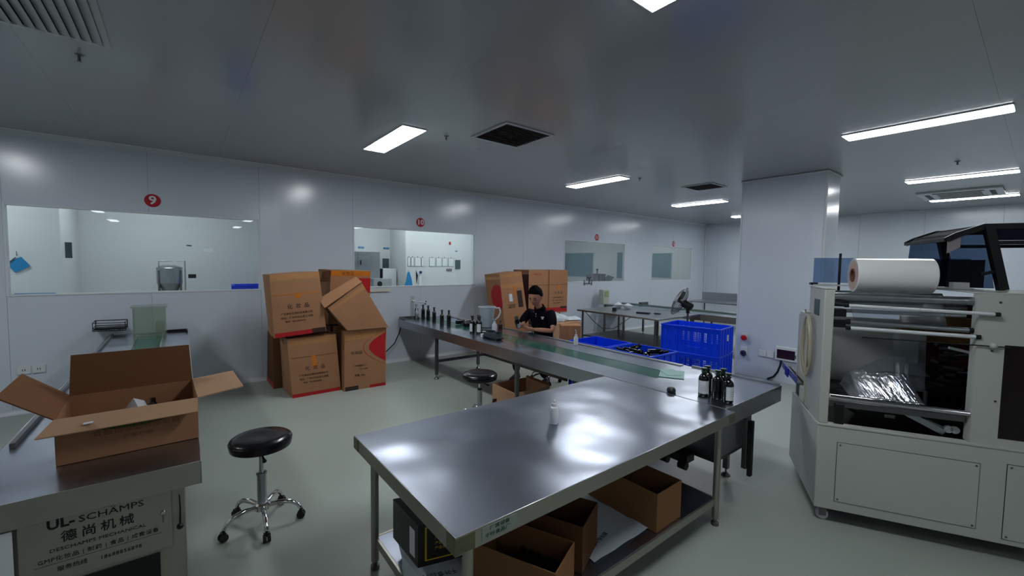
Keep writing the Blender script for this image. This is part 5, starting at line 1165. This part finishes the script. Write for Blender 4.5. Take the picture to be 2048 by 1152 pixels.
flat('paper_notice', 'small white paper notice on the back wall through window 9', 'paper', 0.33, 0.47, 1.83, 1.89, 9.599, 'paper', 0.002)
flat('wall_plate', 'tiny dark wall plate left of the white notice through window 9', 'plate', 0.09, 0.16, 1.93, 1.945, 9.599, 'slate')
flat('framed_notice', 'dark framed notice beside the partition through window 9', 'frame', -1.26, -1.19, 1.68, 1.90, 8.45, 'slate')
t = thing('cloth', 'bright blue cloth hung crooked on the partition through window 9', 'cloth', (-1.66, 8.29, 1.58))
m = MB(t); m.obx((-1.665, 8.285, 1.585), (0.16, 0.01, 0.145), Euler((0, math.radians(-33), 0))); m.build('sheet', 'blue', t)
m = MB(t); m.obx((-1.735, 8.278, 1.62), (0.012, 0.012, 0.16), Euler((0, math.radians(42), 0))); m.build('bar', 'slate', t); MB(t).tube([(-1.675, 8.288, 1.70), (-1.675, 8.285, 1.76)], 0.004, 6).build('hook', 'steel_d', t)
flat('blue_strip', 'thin blue strip lying along the sill of window 9', 'strip', -1.40, -1.10, 1.288, 1.295, 6.80, 'blue', 0.02)
# through window 10
t = thing('steel_cabinet', 'tall steel cabinet seen through window 10', 'cabinet', (3.16, 9.35, 0)); MB(t).bx(2.86, 3.46, 9.12, 9.58, 0, 1.91).build('body', 'steel', t, bevel=0.004)
MB(t).bx(2.98, 3.44, 9.108, 9.119, 0.05, 1.88).build('door', 'steel', t); MB(t).bx(3.02, 3.045, 9.098, 9.107, 1.62, 1.72).build('handle', 'black', t)
t = thing('instrument', 'grey instrument with round fan, through window 10', 'machine', (3.42, 8.95, 0)); MB(t).bx(3.2, 3.6, 8.8, 9.09, 1.0, 1.33).build('body', mat('grey_case', (150, 156, 160), 0.4), t, bevel=0.006)
MB(t).lathe([(0.055, 0), (0.055, 0.006), (0.03, 0.008)], (3.33, 8.799, 1.22), 20, Matrix.Rotation(PI/2, 3, 'X')).build('fan_grille', 'black', t); MB(t).bx(3.2, 3.6, 8.8, 9.09, 0.0, 0.99).build('stand', 'steel_d', t)
t = thing('instrument', 'white boxy instrument beside the steel cabinet, through window 10', 'machine', (3.68, 9.2, 0)); MB(t).bx(3.52, 3.84, 9.12, 9.5, 0.0, 1.54).build('body', 'white', t, bevel=0.01); MB(t).bx(3.5, 3.519, 9.11, 9.3, 1.1, 1.54).build('side_strip', 'black', t)
for i, (x0, x1, l) in enumerate(((3.14, 3.27, 'small blue sign above the steel cabinet through window 10'), (3.72, 3.86, 'small blue sign beside the inner corner through window 10'))):
    t = thing('door_sign', l, 'sign', (x0, 9.598, 2.0)); MB(t).bx(x0, x1, 9.592, 9.598, 1.985, 2.03).build('plate', 'blue', t, bevel=0.01); m = MB(t); text_on(m, '\u79f0\u91cf\u95f4', 0.03, ((x0+x1)/2, 9.591, 2.007), (1, 0, 0), (0, 0, 1)); m.build('print', 'white', t)
flat('wall_panel_dark', 'dark square panel on the back wall through window 10', 'panel', 3.70, 3.85, 1.56, 1.77, 9.599, 'slate', 0.02)
Yb = 8.699
for i, (x0, x1) in enumerate(((3.915, 3.985), (3.995, 4.065), (4.085, 4.235), (4.245, 4.31), (4.44, 4.585), (4.61, 4.75), (4.77, 4.905), (4.93, 5.08))):
    t = thing('clipboard', 'clipboard sheet on the white wall through window 10, number %s from the left' % ('one two three four five six seven eight'.split()[i]), 'clipboard', (x0, Yb, 1.6), 0, 'clipboards through window 10')
    MB(t).bx(x0, x1, Yb-0.006, Yb, 1.60, 1.80).build('board', 'slate', t); MB(t).bx(x0+0.006, x1-0.006, Yb-0.009, Yb-0.0062, 1.607, 1.795).build('paper', 'paper', t); MB(t).tube([((x0+x1)/2, Yb-0.004, 1.80), ((x0+x1)/2, Yb-0.004, 1.825)], 0.006, 6).build('clip', 'steel_d', t)
flat('wall_panel_dark', 'dark panel right of the clipboards through window 10', 'panel', 5.12, 5.255, 1.55, 1.76, Yb, 'slate', 0.02)
t = thing('wall_socket', 'dark red socket pair under the clipboards through window 10', 'socket', (4.95, Yb, 1.5)); MB(t).bx(4.89, 5.02, Yb-0.015, Yb, 1.50, 1.55).build('frame', 'maroon', t); 
for x in (4.92, 4.975): MB(t).bx(x-0.014, x+0.014, Yb-0.018, Yb-0.0155, 1.513, 1.537).build('socket', 'white', t)
flat('fire_sign', 'small dark red shield sign on the white wall through window 10', 'sign', 4.95, 5.0, 2.11, 2.18, Yb, 'redsign', 0.004)
flat('name_plate', 'tiny blue name plate near the right edge of window 10', 'sign', 5.12, 5.18, 1.955, 1.98, Yb, 'blue', 0.004)
t = thing('apron', 'bright blue apron hanging on the wall through window 10', 'apron', (3.93, Yb, 1.2)); m = MB(t)
m.plate([(3.815, Yb-0.03, 1.12), (4.035, Yb-0.03, 1.12), (4.0, Yb-0.025, 1.33), (3.955, Yb-0.02, 1.48), (3.915, Yb-0.02, 1.47), (3.88, Yb-0.025, 1.30)], 0.012); m.build('cloth', 'blue', t); MB(t).tube([(3.935, Yb-0.02, 1.47), (3.935, Yb-0.004, 1.52)], 0.004, 6).build('hook', 'steel_d', t)
t = thing('brush_rack', 'dark blue brushes hanging right of the apron through window 10', 'brush', (4.18, Yb, 1.2)); MB(t).plate([(4.11, Yb-0.02, 1.51), (4.13, Yb-0.02, 1.22), (4.155, Yb-0.02, 1.40)], 0.01).build('brush', 'navy', t); MB(t).bx(4.19, 4.24, Yb-0.02, Yb-0.005, 1.18, 1.42).build('bag', 'paper', t); MB(t).sph((4.22, Yb-0.03, 1.47), 0.03).build('ball', 'crate_d', t)
# white shelf box on the sill of window 10
flat('sill_tray', 'thin cream tray on the wall under window 10, beside the cartons', 'tray', 2.30, 2.72, 1.20, 1.235, 6.754, mat('cream', (206, 204, 184), 0.4), 0.03)
# through windows 11 and 12
def xwin(label, x, y0, y1, z0, z1):
    t = thing('inner_window', label, 'window', (x, (y0+y1)/2, z0)); MB(t).bx(x-0.006, x, y0, y1, z0, z1).build('pane', 'bwin', t)
    MB(t).bx(x-0.014, x, y0-0.02, y0-0.0005, z0-0.02, z1+0.02).bx(x-0.014, x, y1+0.0005, y1+0.02, z0-0.02, z1+0.02).bx(x-0.014, x, y0, y1, z0-0.02, z0-0.0005).bx(x-0.014, x, y0, y1, z1+0.0005, z1+0.02).build('frame', 'cove', t)
xwin('large blue-grey inner window seen through window 11', 9.569, 8.30, 9.45, 1.33, 2.04)
xwin('narrow blue-grey inner window at the right side of window 11', 9.569, 7.02, 7.42, 1.33, 2.04)
xwin('blue-grey inner window seen through window 12', 13.029, 7.86, 8.66, 1.28, 2.12)
t = thing('shelf', 'white counter inside the room behind window 11', 'counter', (8.3, 7.1, 0)); MB(t).bx(7.7, 9.3, 6.86, 7.4, 1.235, 1.265).build('top', 'white', t, bevel=0.004); MB(t).bx(7.75, 9.25, 6.9, 7.36, 0, 1.234).build('base', 'roomwall', t)
t = thing('pot', 'steel cylindrical pot rack standing on the counter in window 11', 'pot', (8.28, 7.08, 1.2655)); 
MB().lathe([(0.19, 0), (0.215, 0.01), (0.23, 0.19), (0.24, 0.2), (0.225, 0.195), (0.2, 0.015), (0.0, 0.015)], n=28, cap1=False).build('body', 'steel', t)
m = MB()
for i in range(12): a = 2*PI*i/12; m.tube([(0.236*math.cos(a), 0.236*math.sin(a), 0.02), (0.24*math.cos(a), 0.24*math.sin(a), 0.2)], 0.006, 6)
m.build('rib', 'steel_d', t); MB().tube([(0.05, 0, 0.02), (0.07, 0.02, 0.29)], 0.018, 10).sph((0.07, 0.02, 0.3), 0.03).build('ladle', 'steel_d', t)
t = thing('steel_tray', 'steel tray leaning beside the pot in window 11', 'tray', (8.8, 7.08, 1.2655)); m = MB(); m.obx((0, 0, 0.07), (0.30, 0.02, 0.17), Euler((0.6, 0.2, 0.1))); m.build('tray', 'steel', t, bevel=0.006); m = MB(); m.obx((0.005, -0.012, 0.078), (0.24, 0.008, 0.11), Euler((0.6, 0.2, 0.1))); m.build('inner_face', 'steel_d', t)
t = thing('tripod_holder', 'small dark clamp holder at the lower left of window 11', 'holder', (7.62, 6.72, 1.2)); MB(t).bx(7.60, 7.62, 6.70, 6.715, 1.24, 1.37).build('post', 'black', t); MB(t).tube([(7.55, 6.71, 1.40), (7.61, 6.71, 1.36), (7.67, 6.71, 1.40)], 0.012, 8).build('clamp', 'black', t)
for x in (7.48, 7.74): MB(t).bx(x-0.006, x+0.006, 6.735, 6.752, 1.20, 1.33).build('bracket', 'steel_d', t)
MB(t).bx(7.475, 7.745, 6.74, 6.752, 1.235, 1.25).build('bracket', 'steel_d', t)
